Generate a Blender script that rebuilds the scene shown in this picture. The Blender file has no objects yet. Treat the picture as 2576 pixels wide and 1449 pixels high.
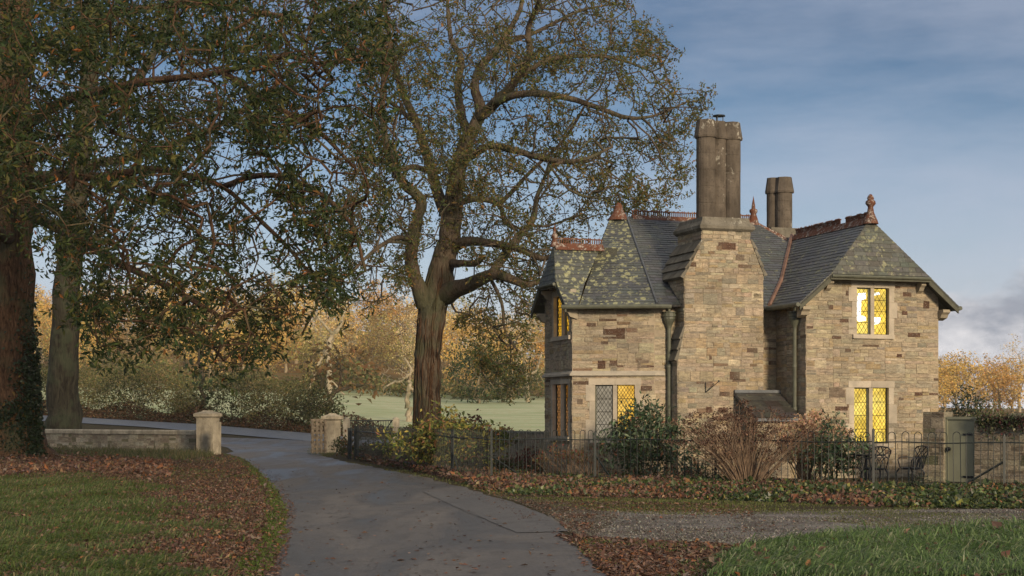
import bpy, math, random
import numpy as np
from mathutils import Vector
random.seed(7); rng = np.random.default_rng(7)
sc = bpy.context.scene
COL = sc.collection
# ------------------------------------------------------------ camera
F, CX, HY, CH = 4000.0, 1288.0, 1048.0, 1.5      # focal length / centre / horizon in survey units of 2576 wide, eye height
cam_d = bpy.data.cameras.new("camera"); cam = bpy.data.objects.new("camera", cam_d); COL.objects.link(cam)
cam.location = (0, 0, CH); cam.rotation_euler = (math.radians(90), 0, 0)
cam_d.sensor_width = 36; cam_d.lens = F / 2576 * 36
cam_d.shift_y = (HY - 724.5) / 2576; cam_d.clip_end = 6000; cam_d.clip_start = 0.1
sc.camera = cam
# ------------------------------------------------------------ sky and sun
SUN_EL, SUN_AZ = math.radians(15), math.radians(155)     # azimuth clockwise from +Y : behind the camera, to its right
w = bpy.data.worlds.new("World"); sc.world = w; w.use_nodes = True
nt = w.node_tree; N = nt.nodes; Lk = nt.links; N.clear()
def wn(t, **k):
    n = N.new(t)
    for a, b in k.items(): setattr(n, a, b)
    return n
out = wn("ShaderNodeOutputWorld"); bg = wn("ShaderNodeBackground"); bg.inputs[1].default_value = 0.12
sky = wn("ShaderNodeTexSky", sky_type='NISHITA', sun_disc=False, sun_elevation=SUN_EL, sun_rotation=SUN_AZ)
sky.air_density = 1.0; sky.dust_density = 1.2; sky.ozone_density = 2.0
tc = wn("ShaderNodeTexCoord"); sep = wn("ShaderNodeSeparateXYZ"); Lk.new(tc.outputs['Generated'], sep.inputs[0])
def wmath(op, a, b=None, c=None, clamp=False):
    n = wn("ShaderNodeMath", operation=op, use_clamp=clamp)
    for i, x in enumerate((a, b, c)):
        if x is None: continue
        if isinstance(x, (int, float)): n.inputs[i].default_value = x
        else: Lk.new(x, n.inputs[i])
    return n.outputs[0]
def wmix(f, a, b):
    n = wn("ShaderNodeMix", data_type='RGBA'); 
    for s, x in ((0, f), (6, a), (7, b)):
        if isinstance(x, (tuple, list)): n.inputs[s].default_value = (*x, 1)
        elif isinstance(x, (int, float)): n.inputs[s].default_value = x
        else: Lk.new(x, n.inputs[s])
    return n.outputs[2]
def wnoise(scale, zs, detail=6, off=(0, 0, 0), rough=.55):
    m = wn("ShaderNodeMapping"); m.inputs['Scale'].default_value = (1, 1, zs); m.inputs['Location'].default_value = off
    Lk.new(tc.outputs['Generated'], m.inputs[0])
    n = wn("ShaderNodeTexNoise"); n.inputs['Scale'].default_value = scale; n.inputs['Detail'].default_value = detail
    n.inputs['Roughness'].default_value = rough
    Lk.new(m.outputs[0], n.inputs['Vector']); return n.outputs[0]
grad = wmath('MAXIMUM', wmath('MULTIPLY_ADD', sep.outputs['Z'], -2.3, 1.04), .50)
hs = wn("ShaderNodeHueSaturation"); hs.inputs['Saturation'].default_value = 1.12; Lk.new(grad, hs.inputs['Value'])
tint = wn('ShaderNodeMix', data_type='RGBA', blend_type='MULTIPLY'); tint.inputs[0].default_value = 1; tint.inputs[7].default_value = (.78, .80, .90, 1); Lk.new(sky.outputs[0], tint.inputs[6]); Lk.new(tint.outputs[2], hs.inputs['Color'])
el = sep.outputs['Z']
fill_cap = wmath('MULTIPLY_ADD', el, 4.0, -1.25, True)  # bright cap added overhead, above the view, as soft fill light
veil = wmath('MULTIPLY', wmath('SMOOTHSTEP', wnoise(2.6, 4.0, 8, (3.4, 1, .3), .62), .46, .74) if False else wmath('MULTIPLY_ADD', wnoise(2.6, 4.0, 8, (3.4, 1, .3), .62), 4.8, -2.15, True), .42)
low = wmath('MULTIPLY_ADD', el, -5.5, 1.05, True)          # 1 at the horizon, 0 above ~11 deg
c1 = wmix(veil, hs.outputs[0], (3.4, 3.7, 4.5))
c2 = wmix(wmath('MULTIPLY', low, .8), c1, (4.0, 4.15, 4.9))
bank_n = wnoise(9, 2.2, 8, (1.3, 4.1, .7), .62)
edge = wmath('MULTIPLY_ADD', bank_n, .15, .01)
bankm = wmath('MULTIPLY_ADD', wmath('SUBTRACT', edge, el), 45, .2, True)
rightm = wmath('MULTIPLY_ADD', sep.outputs['X'], 14, -2.6, True)
shade_n = wnoise(16, 2.0, 6, (7, 1.2, 3.4), .6)
bcol = wmix(wmath('MULTIPLY_ADD', shade_n, 4, -1.5, True), (2.3, 2.5, 2.95), (5.6, 5.5, 5.6))
c3 = wmix(wmath('MULTIPLY', fill_cap, .5), wmix(wmath('MULTIPLY', bankm, rightm), c2, bcol), (6.6, 6.2, 5.9))
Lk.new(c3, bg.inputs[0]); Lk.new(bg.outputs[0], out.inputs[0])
sun_d = bpy.data.lights.new("sun", 'SUN'); sun_d.energy = 2.9; sun_d.angle = math.radians(9); sun_d.color = (1, .80, .56)
sun = bpy.data.objects.new("sun", sun_d); COL.objects.link(sun)
sd = Vector((math.sin(SUN_AZ) * math.cos(SUN_EL), math.cos(SUN_AZ) * math.cos(SUN_EL), math.sin(SUN_EL)))
sun.rotation_euler = (-sd).to_track_quat('-Z', 'Y').to_euler(); sun.location = (0, -20, 30)
sc.view_settings.view_transform = 'Standard'; sc.view_settings.look = 'None'; sc.view_settings.exposure = 0.33
sc.view_settings.gamma = 1
sc.render.engine = 'CYCLES'; sc.cycles.use_denoising = True; sc.cycles.max_bounces = 6
sc.cycles.transparent_max_bounces = 8; sc.cycles.use_adaptive_sampling = True

# ------------------------------------------------------------ materials
def srgb(r, g, b):
    f = lambda c: (c / 255 / 12.92) if c / 255 <= .04045 else ((c / 255 + .055) / 1.055) ** 2.4
    return (f(r), f(g), f(b))
class NT:
    def __init__(s, name):
        s.m = bpy.data.materials.new(name); s.m.use_nodes = True; s.t = s.m.node_tree
        s.b = s.t.nodes['Principled BSDF']; s.o = s.t.nodes['Material Output']
    def n(s, t, **k):
        n = s.t.nodes.new(t)
        for a, b in k.items(): setattr(n, a, b)
        return n
    def l(s, a, b): s.t.links.new(a, b)
    def put(s, sock, x):
        if isinstance(x, (tuple, list)): sock.default_value = (*x, 1) if len(x) == 3 and len(sock.default_value) == 4 else x
        elif isinstance(x, (int, float)): sock.default_value = x
        else: s.l(x, sock)
    def co(s, scale=(1, 1, 1)):
        g = s.n("ShaderNodeNewGeometry"); m = s.n("ShaderNodeMapping"); m.inputs['Scale'].default_value = scale
        s.l(g.outputs['Position'], m.inputs[0]); return m.outputs[0]
    def noise(s, scale, detail=4, co=None, rough=.55, dist=0):
        n = s.n("ShaderNodeTexNoise"); n.inputs['Scale'].default_value = scale; n.inputs['Detail'].default_value = detail
        n.inputs['Roughness'].default_value = rough; n.inputs['Distortion'].default_value = dist
        s.l(co if co is not None else s.co(), n.inputs['Vector']); return n.outputs[0]
    def voro(s, scale, feat='F1', co=None, o=0, rnd=1):
        n = s.n("ShaderNodeTexVoronoi", feature=feat); n.inputs['Scale'].default_value = scale; n.inputs['Randomness'].default_value = rnd
        s.l(co if co is not None else s.co(), n.inputs['Vector']); return n.outputs[o]
    def math(s, op, a, b=None, c=None, clamp=False):
        n = s.n("ShaderNodeMath", operation=op, use_clamp=clamp)
        for i, x in enumerate((a, b, c)):
            if x is not None: s.put(n.inputs[i], x)
        return n.outputs[0]
    def mix(s, f, a, b, bt='MIX'):
        n = s.n("ShaderNodeMix", data_type='RGBA', blend_type=bt); s.put(n.inputs[0], f); s.put(n.inputs[6], a); s.put(n.inputs[7], b)
        return n.outputs[2]
    def ramp(s, f, lo, hi): # linear threshold
        return s.math('MULTIPLY_ADD', f, 1 / (hi - lo), -lo / (hi - lo), True)
    def attr(s, name='col'):
        n = s.n("ShaderNodeAttribute"); n.attribute_name = name; return n.outputs['Color']
    def bump(s, h, strength=.4, dist=.02):
        n = s.n("ShaderNodeBump"); n.inputs['Strength'].default_value = strength; n.inputs['Distance'].default_value = dist
        s.l(h, n.inputs['Height']); s.l(n.outputs[0], s.b.inputs['Normal'])
    def done(s, col=None, rough=.8, spec=.3, metal=0):
        if col is not None: s.put(s.b.inputs['Base Color'], col)
        s.put(s.b.inputs['Roughness'], rough); s.put(s.b.inputs['Specular IOR Level'], spec); s.put(s.b.inputs['Metallic'], metal)
        return s.m
def mat_attr(name, rough=.85, var=.5, nscale=9, bump=.4, bdist=.02, bscale=30, spec=.25):
    t = NT(name); n = t.noise(nscale, 5)
    c = t.mix(t.ramp(n, .25, .75), t.mix(1, t.attr(), (1 - var * .55,) * 3, 'MULTIPLY'), t.mix(1, t.attr(), (1 + var * .4,) * 3, 'MULTIPLY'))
    t.bump(t.noise(bscale, 6), bump, bdist); return t.done(c, rough, spec)
def mat_leaf(name, trans=.3, rough=.6):
    t = NT(name); c = t.attr(); t.done(c, rough, .3)
    tr = t.n("ShaderNodeBsdfTranslucent"); t.l(c, tr.inputs[0]); mx = t.n("ShaderNodeMixShader"); mx.inputs[0].default_value = trans
    t.l(t.b.outputs[0], mx.inputs[1]); t.l(tr.outputs[0], mx.inputs[2]); t.l(mx.outputs[0], t.o.inputs[0]); return t.m
def mat_plain(name, col, rough=.6, spec=.4, metal=0, var=.25, nscale=6, bump=.15):
    t = NT(name); n = t.noise(nscale, 5)
    c = t.mix(t.ramp(n, .3, .7), tuple(x * (1 - var) for x in col), tuple(min(1, x * (1 + var)) for x in col))
    t.bump(t.noise(nscale * 5, 4), bump, .01); return t.done(c, rough, spec, metal)
M = {}
def stone_mat():
    t = NT("rubble_stone"); n = t.noise(7, 6, t.co((1, 1, 3.2))); n2 = t.noise(1.1, 4); n3 = t.noise(38, 4)
    c = t.mix(t.ramp(n, .3, .72), t.mix(1, t.attr(), (.62, .62, .63), 'MULTIPLY'), t.mix(1, t.attr(), (1.28, 1.26, 1.2), 'MULTIPLY'))
    c = t.mix(t.math('MULTIPLY', t.ramp(n2, .50, .66), .45), c, (.20, .175, .13)); c = t.mix(t.math('MULTIPLY', t.ramp(t.noise(2.4, 6, t.co((1, 1, .3))), .52, .7), .35), c, (.16, .145, .11)); c = t.mix(t.math('MULTIPLY', t.ramp(t.noise(14, 6, t.co((1, 1, 5))), .5, .7), .4), c, (.21, .17, .12))
    c = t.mix(t.math('MULTIPLY', t.ramp(n3, .60, .68), .5), c, (.5, .47, .4)); c = t.mix(t.math('MULTIPLY', t.ramp(t.noise(26, 5), .56, .66), .5), c, (.15, .12, .085))
    t.bump(t.math('ADD', t.noise(22, 6, t.co((1, 1, 2.5))), t.math('MULTIPLY', n3, .4)), .8, .03); return t.done(c, .92, .15)
M['stone'] = stone_mat()
def dressed():
    t = NT("dressed_stone"); n = t.noise(3.5, 6); n2 = t.noise(30, 5)
    c = t.mix(t.ramp(n, .3, .7), t.mix(1, t.attr(), (.74, .74, .74), 'MULTIPLY'), t.mix(1, t.attr(), (1.1, 1.08, 1.05), 'MULTIPLY'))
    c = t.mix(t.math('MULTIPLY', t.ramp(n2, .6, .72), .5), c, (.16, .15, .12))
    t.bump(n2, .4, .012); return t.done(c, .9, .15)
M['dressed'] = dressed()
def weathered(name, base, lich=.5):
    t = NT(name); n = t.noise(2.2, 6); v = t.noise(9, 5, None, .6, .6); v2 = t.noise(24, 5)
    c = t.mix(t.ramp(n, .35, .7), tuple(x * .55 for x in base), base)
    c = t.mix(t.math('MULTIPLY', t.ramp(t.math('MULTIPLY', v, t.ramp(t.noise(1.4, 3), .35, .6)), .52, .6), lich), c, (.42, .4, .33)); c = t.mix(t.math('MULTIPLY', t.ramp(t.noise(5, 6, t.co((1, 1, .35))), .52, .66), .55), c, tuple(x * .3 for x in base))
    c = t.mix(t.math('MULTIPLY', t.ramp(v2, .58, .66), .6), c, tuple(x * .35 for x in base))
    t.bump(v2, .6, .02); return t.done(c, .93, .1)
M['chimney'] = weathered("weathered_flue_stone", (.165, .138, .108), .8)
M['cap'] = weathered("lichened_stone", (.23, .21, .165), .8)
def slate(name, lich, lo=.52, tint=(.5, .5, .27)):
    t = NT(name); n = t.noise(16, 5); patch = t.noise(.9, 3)
    c = t.mix(t.ramp(n, .3, .7), t.mix(1, t.attr(), (.7,) * 3, 'MULTIPLY'), t.mix(1, t.attr(), (1.35,) * 3, 'MULTIPLY'))
    l1 = t.noise(4.6, 6, None, .62, 1.2); l2 = t.noise(20, 4); vb = t.voro(5.5, 'F1', None, 0); vb2 = t.voro(10, 'F1', None, 0)
    c = t.mix(t.math('MULTIPLY', t.ramp(patch, .3, .7), .7 * lich), c, (.125, .13, .095))
    bl = t.math('MAXIMUM', t.math('MULTIPLY', t.ramp(t.math('ADD', vb, t.math('MULTIPLY', l2, .35)), .62, .52), t.ramp(l1, lo - .05, lo)), t.math('MULTIPLY', t.ramp(t.math('ADD', vb2, t.math('MULTIPLY', l2, .3)), .54, .44), t.ramp(l1, lo - .02, lo + .02)))
    f = t.math('MULTIPLY', bl, t.math('MULTIPLY', t.ramp(patch, .36, .52), t.ramp(l2, .36, .5)))
    c = t.mix(t.math('MULTIPLY', f, lich), c, t.mix(t.ramp(l2, .4, .65), tint, tuple(x * .55 for x in tint)))
    g = t.math('MULTIPLY', t.ramp(t.noise(26, 4), .62, .68), .35)
    c = t.mix(g, c, (.2, .2, .185))
    t.bump(t.math('ADD', n, l1), .4, .012); return t.done(c, t.math('MULTIPLY_ADD', f, .3, .42), .45)
M['slate_l'] = slate("lichened_slate", .9, .50)
M['slate_r'] = slate("slate", .6, .55)
M['slate_d'] = slate("damp_slate", .5, .6)
t = NT("terracotta"); n = t.noise(7, 6)
M['terra'] = (t.bump(t.noise(40, 4), .4, .01), t.done(t.mix(t.ramp(n, .48, .6), (.14, .058, .034), t.mix(t.ramp(t.noise(22, 4), .46, .56), (.10, .06, .045), (.38, .32, .27))), .85, .2))[1]
M['gutter'] = mat_plain("grey_green_gutter_paint", (.10, .105, .075), .5, .4)
M['barge'] = mat_plain("painted_bargeboard", (.085, .085, .06), .7, .3)
M['lead'] = mat_plain("lead_sheet", (.1, .11, .12), .5, .5, .3)
M['valley'] = mat_plain("rusty_valley_lead", (.2, .12, .09), .7, .3, 0, .4, 3)
M['iron'] = mat_plain("green_black_iron", (.016, .022, .02), .5, .45, .0, .5, 12)
M['chairiron'] = mat_plain("dark_cast_metal", (.012, .014, .018), .45, .5, .3)
M['door'] = mat_plain("sage_green_paint", (.21, .215, .15), .55, .35, 0, .12, 3)
M['wood'] = mat_plain("weathered_timber", (.2, .165, .12), .85, .2, 0, .5, 9)
M['pier'] = weathered("gate_pier_stone", (.56, .49, .36), .2)
M['leadcame'] = mat_plain("window_lead", (.03, .026, .016), .6, .4)
def glow(name, col, e, e2=None):
    t = NT(name); n = t.noise(2.6, 3); em = t.n("ShaderNodeEmission")
    n4 = t.noise(.9, 2); n5 = t.noise(9, 3); c = t.mix(t.ramp(n, .35, .65), tuple(x * .5 for x in col), col); c = t.mix(t.math('MULTIPLY', t.ramp(n4, .42, .6), .5), c, tuple(min(1, x * 1.1 + .12) for x in col)); c = t.mix(t.math('MULTIPLY', t.ramp(n5, .5, .6), .35), c, tuple(x * .3 for x in col))
    t.l(c, em.inputs[0]); em.inputs[1].default_value = e; t.done((.02, .018, .01), .08, .5); ad = t.n('ShaderNodeAddShader'); t.l(t.b.outputs[0], ad.inputs[0]); t.l(em.outputs[0], ad.inputs[1])
    t.l(ad.outputs[0], t.o.inputs[0]); return t.m
M['glow'] = glow("lit_yellow_glass", (1.0, .66, .08), 1.15)
M['glow2'] = glow("lit_amber_glass", (.95, .5, .03), .9)
M['glowdim'] = glow("dim_amber_glass", (.5, .2, .02), .5)
M['curtain'] = glow('curtained_window', (.62, .52, .36), .42); M['white'] = glow("lamp_white", (1, .95, .8), 2.2)
t = NT("old_glass"); M['glass'] = t.done(t.mix(t.ramp(t.noise(4, 3), .3, .7), (.5, .46, .37), (.68, .64, .52)), .4, .25)
def bark(name, a, b, sc_=5):
    t = NT(name); n = t.noise(sc_, 6, t.co((2.4, 2.4, .45)), .6, .8); n2 = t.noise(1.1, 4)
    c = t.mix(t.ramp(n, .35, .68), a, b); c = t.mix(t.math('MULTIPLY', t.ramp(n2, .5, .64), .6), c, (.085, .1, .055))
    t.bump(n, .9, .08); return t.done(c, .92, .15)
M['bark'] = bark("oak_bark", (.055, .04, .028), (.17, .135, .095))
M['barkred'] = bark("chestnut_bark", (.035, .02, .012), (.18, .105, .06), 6)
M['barkgrey'] = bark("grey_bark", (.028, .024, .016), (.10, .088, .058), 3)
M['barkpale'] = bark("pale_bark", (.27, .22, .14), (.5, .43, .31), 3)
M['barkfar'] = bark("far_bark", (.2, .16, .1), (.42, .34, .22), 2)
M['stem'] = mat_plain("dry_stem", (.22, .155, .105), .8, .2, 0, .4, 9)
M['leaf'] = mat_leaf("leaf", .3); M['leafdull'] = mat_leaf("autumn_leaf", .35, .75); M['glossleaf'] = mat_leaf("glossy_leaf", .15, .38)
M['litter'] = mat_leaf("fallen_leaf", .1, .75); M['grass'] = mat_leaf("grass_blade", .35, .55); M['moss'] = mat_leaf("far_foliage", .18, .9)
# ground materials
def ground_mat():
    t = NT("turf_and_soil"); n = t.noise(1.3, 6); n2 = t.noise(9, 6); n3 = t.noise(60, 4)
    c = t.mix(t.ramp(n, .4, .6), (.07, .058, .038), (.06, .065, .03)); c = t.mix(t.ramp(n2, .42, .66), c, (.075, .05, .026))
    g = t.n("ShaderNodeNewGeometry"); s = t.n("ShaderNodeSeparateXYZ"); t.l(g.outputs['Position'], s.inputs[0])
    c = t.mix(t.ramp(s.outputs['Y'], 185, 215), c, t.mix(t.ramp(t.noise(.12, 5), .4, .6), (.16, .13, .055), (.22, .13, .05)))
    t.bump(t.math('ADD', n2, n3), .8, .06); return t.done(c, .95, .1)
M['ground'] = ground_mat()
def field_mat():
    t = NT("frosty_pasture"); n = t.noise(.16, 6, t.co((1, .5, 1))); n2 = t.noise(2.2, 6)
    c = t.mix(t.ramp(n, .35, .7), (.37, .43, .25), (.53, .54, .35)); c = t.mix(t.math('MULTIPLY', t.ramp(n2, .48, .62), .7), c, (.44, .38, .22)); c = t.mix(t.math('MULTIPLY', t.ramp(t.noise(.5, 6, t.co((.3, 1.2, 1))), .48, .62), .55), c, (.27, .35, .17))  # streaks paint in turf texture and broken tree shadows together
    t.bump(n2, .4, .1); return t.done(c, 1, 0)
M['field'] = field_mat()
def asphalt(name, dark, light, rough):
    t = NT(name); n = t.noise(.6, 6, t.co((1, .22, 1)), .62, .9); n2 = t.noise(55, 3); n3 = t.noise(4, 7, t.co((1, .45, 1)), .65)
    c = t.mix(t.ramp(n, .38, .64), dark, light); c = t.mix(t.math('MULTIPLY', t.ramp(n3, .5, .66), .45), c, tuple(x * .55 for x in dark))
    c = t.mix(t.math('MULTIPLY', t.ramp(n2, .60, .66), .6), c, (.25, .23, .2))
    g_ = t.n('ShaderNodeVectorMath', operation='ADD'); ns = t.n('ShaderNodeTexNoise'); ns.inputs['Scale'].default_value = 1.6; ns.inputs['Detail'].default_value = 6; t.l(t.co(), ns.inputs['Vector']); t.l(t.co((1, .5, 1)), g_.inputs[0]); sc2 = t.n('ShaderNodeVectorMath', operation='SCALE'); sc2.inputs['Scale'].default_value = .9; t.l(ns.outputs['Color'], sc2.inputs[0]); t.l(sc2.outputs[0], g_.inputs[1]); cr = t.voro(.42, 'DISTANCE_TO_EDGE', g_.outputs[0]); c = t.mix(t.math('MULTIPLY', t.math('SUBTRACT', 1, t.ramp(cr, .003, .010)), .55), c, (.03, .027, .022)); c = t.mix(t.math('MULTIPLY', t.ramp(t.noise(22, 5), .5, .62), .35), c, tuple(x * .6 for x in dark))
    t.bump(t.math('ADD', n2, t.math('MULTIPLY', t.noise(18, 5), .8)), .6, .015)
    return t.done(c, t.math('MULTIPLY_ADD', t.ramp(n, .4, .62), rough[1] - rough[0], rough[0]), .45)
M['asphalt'] = asphalt("damp_asphalt", (.055, .048, .041), (.14, .128, .113), (.34, .78))
M['patch'] = asphalt("asphalt_patch", (.088, .084, .078), (.115, .11, .102), (.6, .75))
M['road'] = asphalt("road_asphalt", (.10, .115, .135), (.15, .165, .18), (.5, .65))
t = NT("tar_joint"); M['tar'] = t.done((.012, .012, .012), .6, .3)
def gravel_mat():
    t = NT("stone_gravel"); v = t.voro(34, 'F1', None, 1); d = t.voro(34); n = t.noise(.8, 5)
    c = t.mix(.55, t.mix(t.ramp(n, .42, .58), (.14, .125, .105), (.2, .185, .16)), v, 'MULTIPLY')
    c = t.mix(.5, c, t.mix(t.ramp(n, .42, .6), (.14, .125, .105), (.30, .28, .25)))
    t.bump(d, 1.0, .03); return t.done(c, .85, .2)
M['gravel'] = gravel_mat()
M['path'] = gravel_mat()

# ------------------------------------------------------------ mesh helpers
def link(o, parent=None):
    COL.objects.link(o)
    if parent is not None: o.parent = parent
    return o
def tag(o, label=None, cat=None, group=None, kind=None):
    if label: o['label'] = label
    if cat: o['category'] = cat
    if group: o['group'] = group
    if kind: o['kind'] = kind
    return o
def empty(name, loc=(0, 0, 0), parent=None, rz=0):
    o = bpy.data.objects.new(name, None); o.location = loc; o.rotation_euler[2] = rz; o.empty_display_size = .3
    return link(o, parent)
class MB:
    def __init__(s): s.V = []; s.L = []; s.S = []; s.C = []; s.nv = 0
    def add(s, v, faces, col=(.5, .5, .5)):
        """v (n,3), faces: list of index lists or (m,k) array; col single or (m,3)"""
        v = np.asarray(v, float); f = faces
        if isinstance(f, np.ndarray):
            s.L.append((f + s.nv).ravel()); s.S.append(np.full(len(f), f.shape[1]))
        else:
            s.L.append(np.array([i + s.nv for q in f for i in q])); s.S.append(np.array([len(q) for q in f]))
        m = len(f); c = np.asarray(col, float)
        s.C.append(np.tile(c, (m, 1)) if c.ndim == 1 else c)
        s.V.append(v); s.nv += len(v)
    def build(s, name, mat, parent=None, smooth=False, origin=None):
        V = np.concatenate(s.V); L = np.concatenate(s.L).astype(np.int32); S = np.concatenate(s.S).astype(np.int32)
        C = np.concatenate(s.C)
        if origin is not None: V = V - np.asarray(origin)
        me = bpy.data.meshes.new(name); me.vertices.add(len(V)); me.vertices.foreach_set('co', V.astype(np.float32).ravel())
        me.loops.add(len(L)); me.loops.foreach_set('vertex_index', L)
        me.polygons.add(len(S)); st = np.concatenate([[0], np.cumsum(S)[:-1]]).astype(np.int32)
        me.polygons.foreach_set('loop_start', st); me.polygons.foreach_set('loop_total', S)
        me.polygons.foreach_set('use_smooth', np.full(len(S), bool(smooth)))
        me.update(calc_edges=True); me.validate()
        if len(me.polygons) == len(S):
            a = me.attributes.new('col', 'FLOAT_COLOR', 'FACE'); a.data.foreach_set('color', np.column_stack([C, np.ones(len(C))]).astype(np.float32).ravel())
        me.materials.append(mat)
        o = bpy.data.objects.new(name, me)
        if origin is not None: o.location = origin
        return link(o, parent)
    def box(s, c, size, axes=None, col=(.5, .5, .5), jit=0):
        ax = np.eye(3) if axes is None else np.array(axes, float); h = np.array(size) / 2
        k = np.array([[a, b, d] for a in (-1, 1) for b in (-1, 1) for d in (-1, 1)]) * h
        if jit: k = k + rng.uniform(-jit, jit, k.shape)
        s.add(np.array(c) + k @ ax, [[0, 1, 3, 2], [4, 6, 7, 5], [0, 4, 5, 1], [2, 3, 7, 6], [0, 2, 6, 4], [1, 5, 7, 3]], col)
    def tube(s, pts, rad, n=6, col=(.5, .5, .5), cap=True):
        P = np.asarray(pts, float); m = len(P); R = np.full(m, rad) if np.isscalar(rad) else np.asarray(rad, float)
        T = np.gradient(P, axis=0) if m > 1 else np.array([[0, 0, 1.]]); T /= np.linalg.norm(T, axis=1)[:, None] + 1e-9
        u = np.cross(T[0], (0, 0, 1)); 
        if np.linalg.norm(u) < .1: u = np.cross(T[0], (1, 0, 0))
        a = np.linspace(0, 2 * np.pi, n, endpoint=False); rings = []
        for i in range(m):
            u = u - T[i] * (u @ T[i]); u /= np.linalg.norm(u) + 1e-9; b = np.cross(T[i], u)
            rings.append(P[i] + R[i] * (np.cos(a)[:, None] * u + np.sin(a)[:, None] * b))
        V = np.concatenate(rings); i = np.arange(m - 1)[:, None] * n; j = np.arange(n)[None]; k = (j + 1) % n
        Fq = np.stack([i + j, i + k, i + n + k, i + n + j], -1).reshape(-1, 4)
        s.add(V, Fq, col)
        if cap:
            s.add(rings[0], [list(range(n))[::-1]], col); s.add(rings[-1], [list(range(n))], col)
    def lathe(s, base, prof, n=16, col=(.5, .5, .5), sx=1):
        """prof: list of (r,z)"""
        a = np.linspace(0, 2 * np.pi, n, endpoint=False); m = len(prof)
        V = np.concatenate([np.column_stack([r * np.cos(a), r * np.sin(a), np.full(n, z)]) for r, z in prof]) + np.array(base)
        i = np.arange(m - 1)[:, None] * n; j = np.arange(n)[None]; k = (j + 1) % n
        s.add(V, np.stack([i + j, i + k, i + n + k, i + n + j], -1).reshape(-1, 4), col)
        s.add(V[-n:], [list(range(n))], col)
    def prism(s, poly, d, col=(.5, .5, .5)):
        """poly (n,3) planar, extruded by vector d"""
        P = np.asarray(poly, float); n = len(P); V = np.concatenate([P, P + np.asarray(d)])
        s.add(V, [list(range(n)), list(range(2 * n - 1, n - 1, -1))] + [[(i + 1) % n, i, n + i, n + (i + 1) % n] for i in range(n)], col)
def clip(poly, cv):
    """clip polygon by convex CCW polygon cv"""
    for i in range(len(cv)):
        a = cv[i]; b = cv[(i + 1) % len(cv)]; e = (b[0] - a[0], b[1] - a[1]); o = []
        if not poly: return poly
        for k in range(len(poly)):
            p = poly[k]; q = poly[(k + 1) % len(poly)]
            sp = e[0] * (p[1] - a[1]) - e[1] * (p[0] - a[0]); sq = e[0] * (q[1] - a[1]) - e[1] * (q[0] - a[0])
            if sp >= 0: o.append(p)
            if (sp >= 0) != (sq >= 0):
                t_ = sp / (sp - sq); o.append((p[0] + (q[0] - p[0]) * t_, p[1] + (q[1] - p[1]) * t_))
        poly = o
    return poly
def area(p): return .5 * abs(sum(p[i][0] * p[(i + 1) % len(p)][1] - p[(i + 1) % len(p)][0] * p[i][1] for i in range(len(p)))) if len(p) > 2 else 0
def ccw(p):
    a = sum(p[i][0] * p[(i + 1) % len(p)][1] - p[(i + 1) % len(p)][0] * p[i][1] for i in range(len(p)))
    return p if a > 0 else p[::-1]
# survey helpers: measured directions -> places
def W(px, py, Y): return np.array([(px - CX) / F * Y, Y, CH - (py - HY) / F * Y])
def G(px, py, z=0.0):
    Y = (CH - z) * F / (py - HY); return np.array([(px - CX) / F * Y, Y, z])
# ------------------------------------------------------------ terrain
def sm(a, b, x): t_ = np.clip((x - a) / (b - a), 0, 1); return t_ * t_ * (3 - 2 * t_)
def Z(X, Y):
    X = np.asarray(X, float); Y = np.asarray(Y, float); px = CX + F * X / np.maximum(Y, 5)
    a = sm(72, 92, Y) * np.clip((-X - 8) * .03, 0, 1.3)
    fs = np.interp(px, [900, 1400, 2300], [1, .9, .35]); g = np.interp(px, [0, 950, 1300, 1800, 2350, 2700], [1, 1, .72, .3, .12, .12])
    b = np.clip(Y - 88, 0, 112) * .034 * fs
    c = np.clip(Y - 200, 0, 240) * .085 * g
    return a + b + c
def flat(P): P[:, 2] = Z(P[:, 0], P[:, 1]); return P
xs = np.unique(np.concatenate([np.linspace(-500, -60, 18), np.linspace(-60, 40, 70), np.linspace(40, 500, 18)]))
ys = np.unique(np.concatenate([np.linspace(-120, 60, 19), np.linspace(60, 130, 50), np.linspace(130, 460, 56), np.linspace(460, 900, 10)]))
gx, gy = np.meshgrid(xs, ys); V = np.column_stack([gx.ravel(), gy.ravel(), Z(gx, gy).ravel()])
nx = len(xs); i = np.arange(len(ys) - 1)[:, None] * nx; j = np.arange(nx - 1)[None]
g = MB(); g.add(V, np.stack([i + j, i + j + 1, i + nx + j + 1, i + nx + j], -1).reshape(-1, 4)); tag(g.build('ground', M['ground'], smooth=True), kind='structure')
def sheet(name, rows, mat, off, nacross=10, kind='structure'):
    """rows: list of (Y, xl, xr) world"""
    m = MB(); n = nacross + 1; V = []
    for (yl, xl, yr, xr) in rows:
        t_ = np.linspace(0, 1, n); X = xl + (xr - xl) * t_; Yv = yl + (yr - yl) * t_; V.append(np.column_stack([X, Yv, Z(X, Yv) + off]))
    V = np.concatenate(V); i = np.arange(len(rows) - 1)[:, None] * n; j = np.arange(n - 1)[None]
    m.add(V, np.stack([i + j, i + j + 1, i + n + j + 1, i + n + j], -1).reshape(-1, 4))
    return tag(m.build(name, mat, smooth=True), kind=kind)
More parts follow.
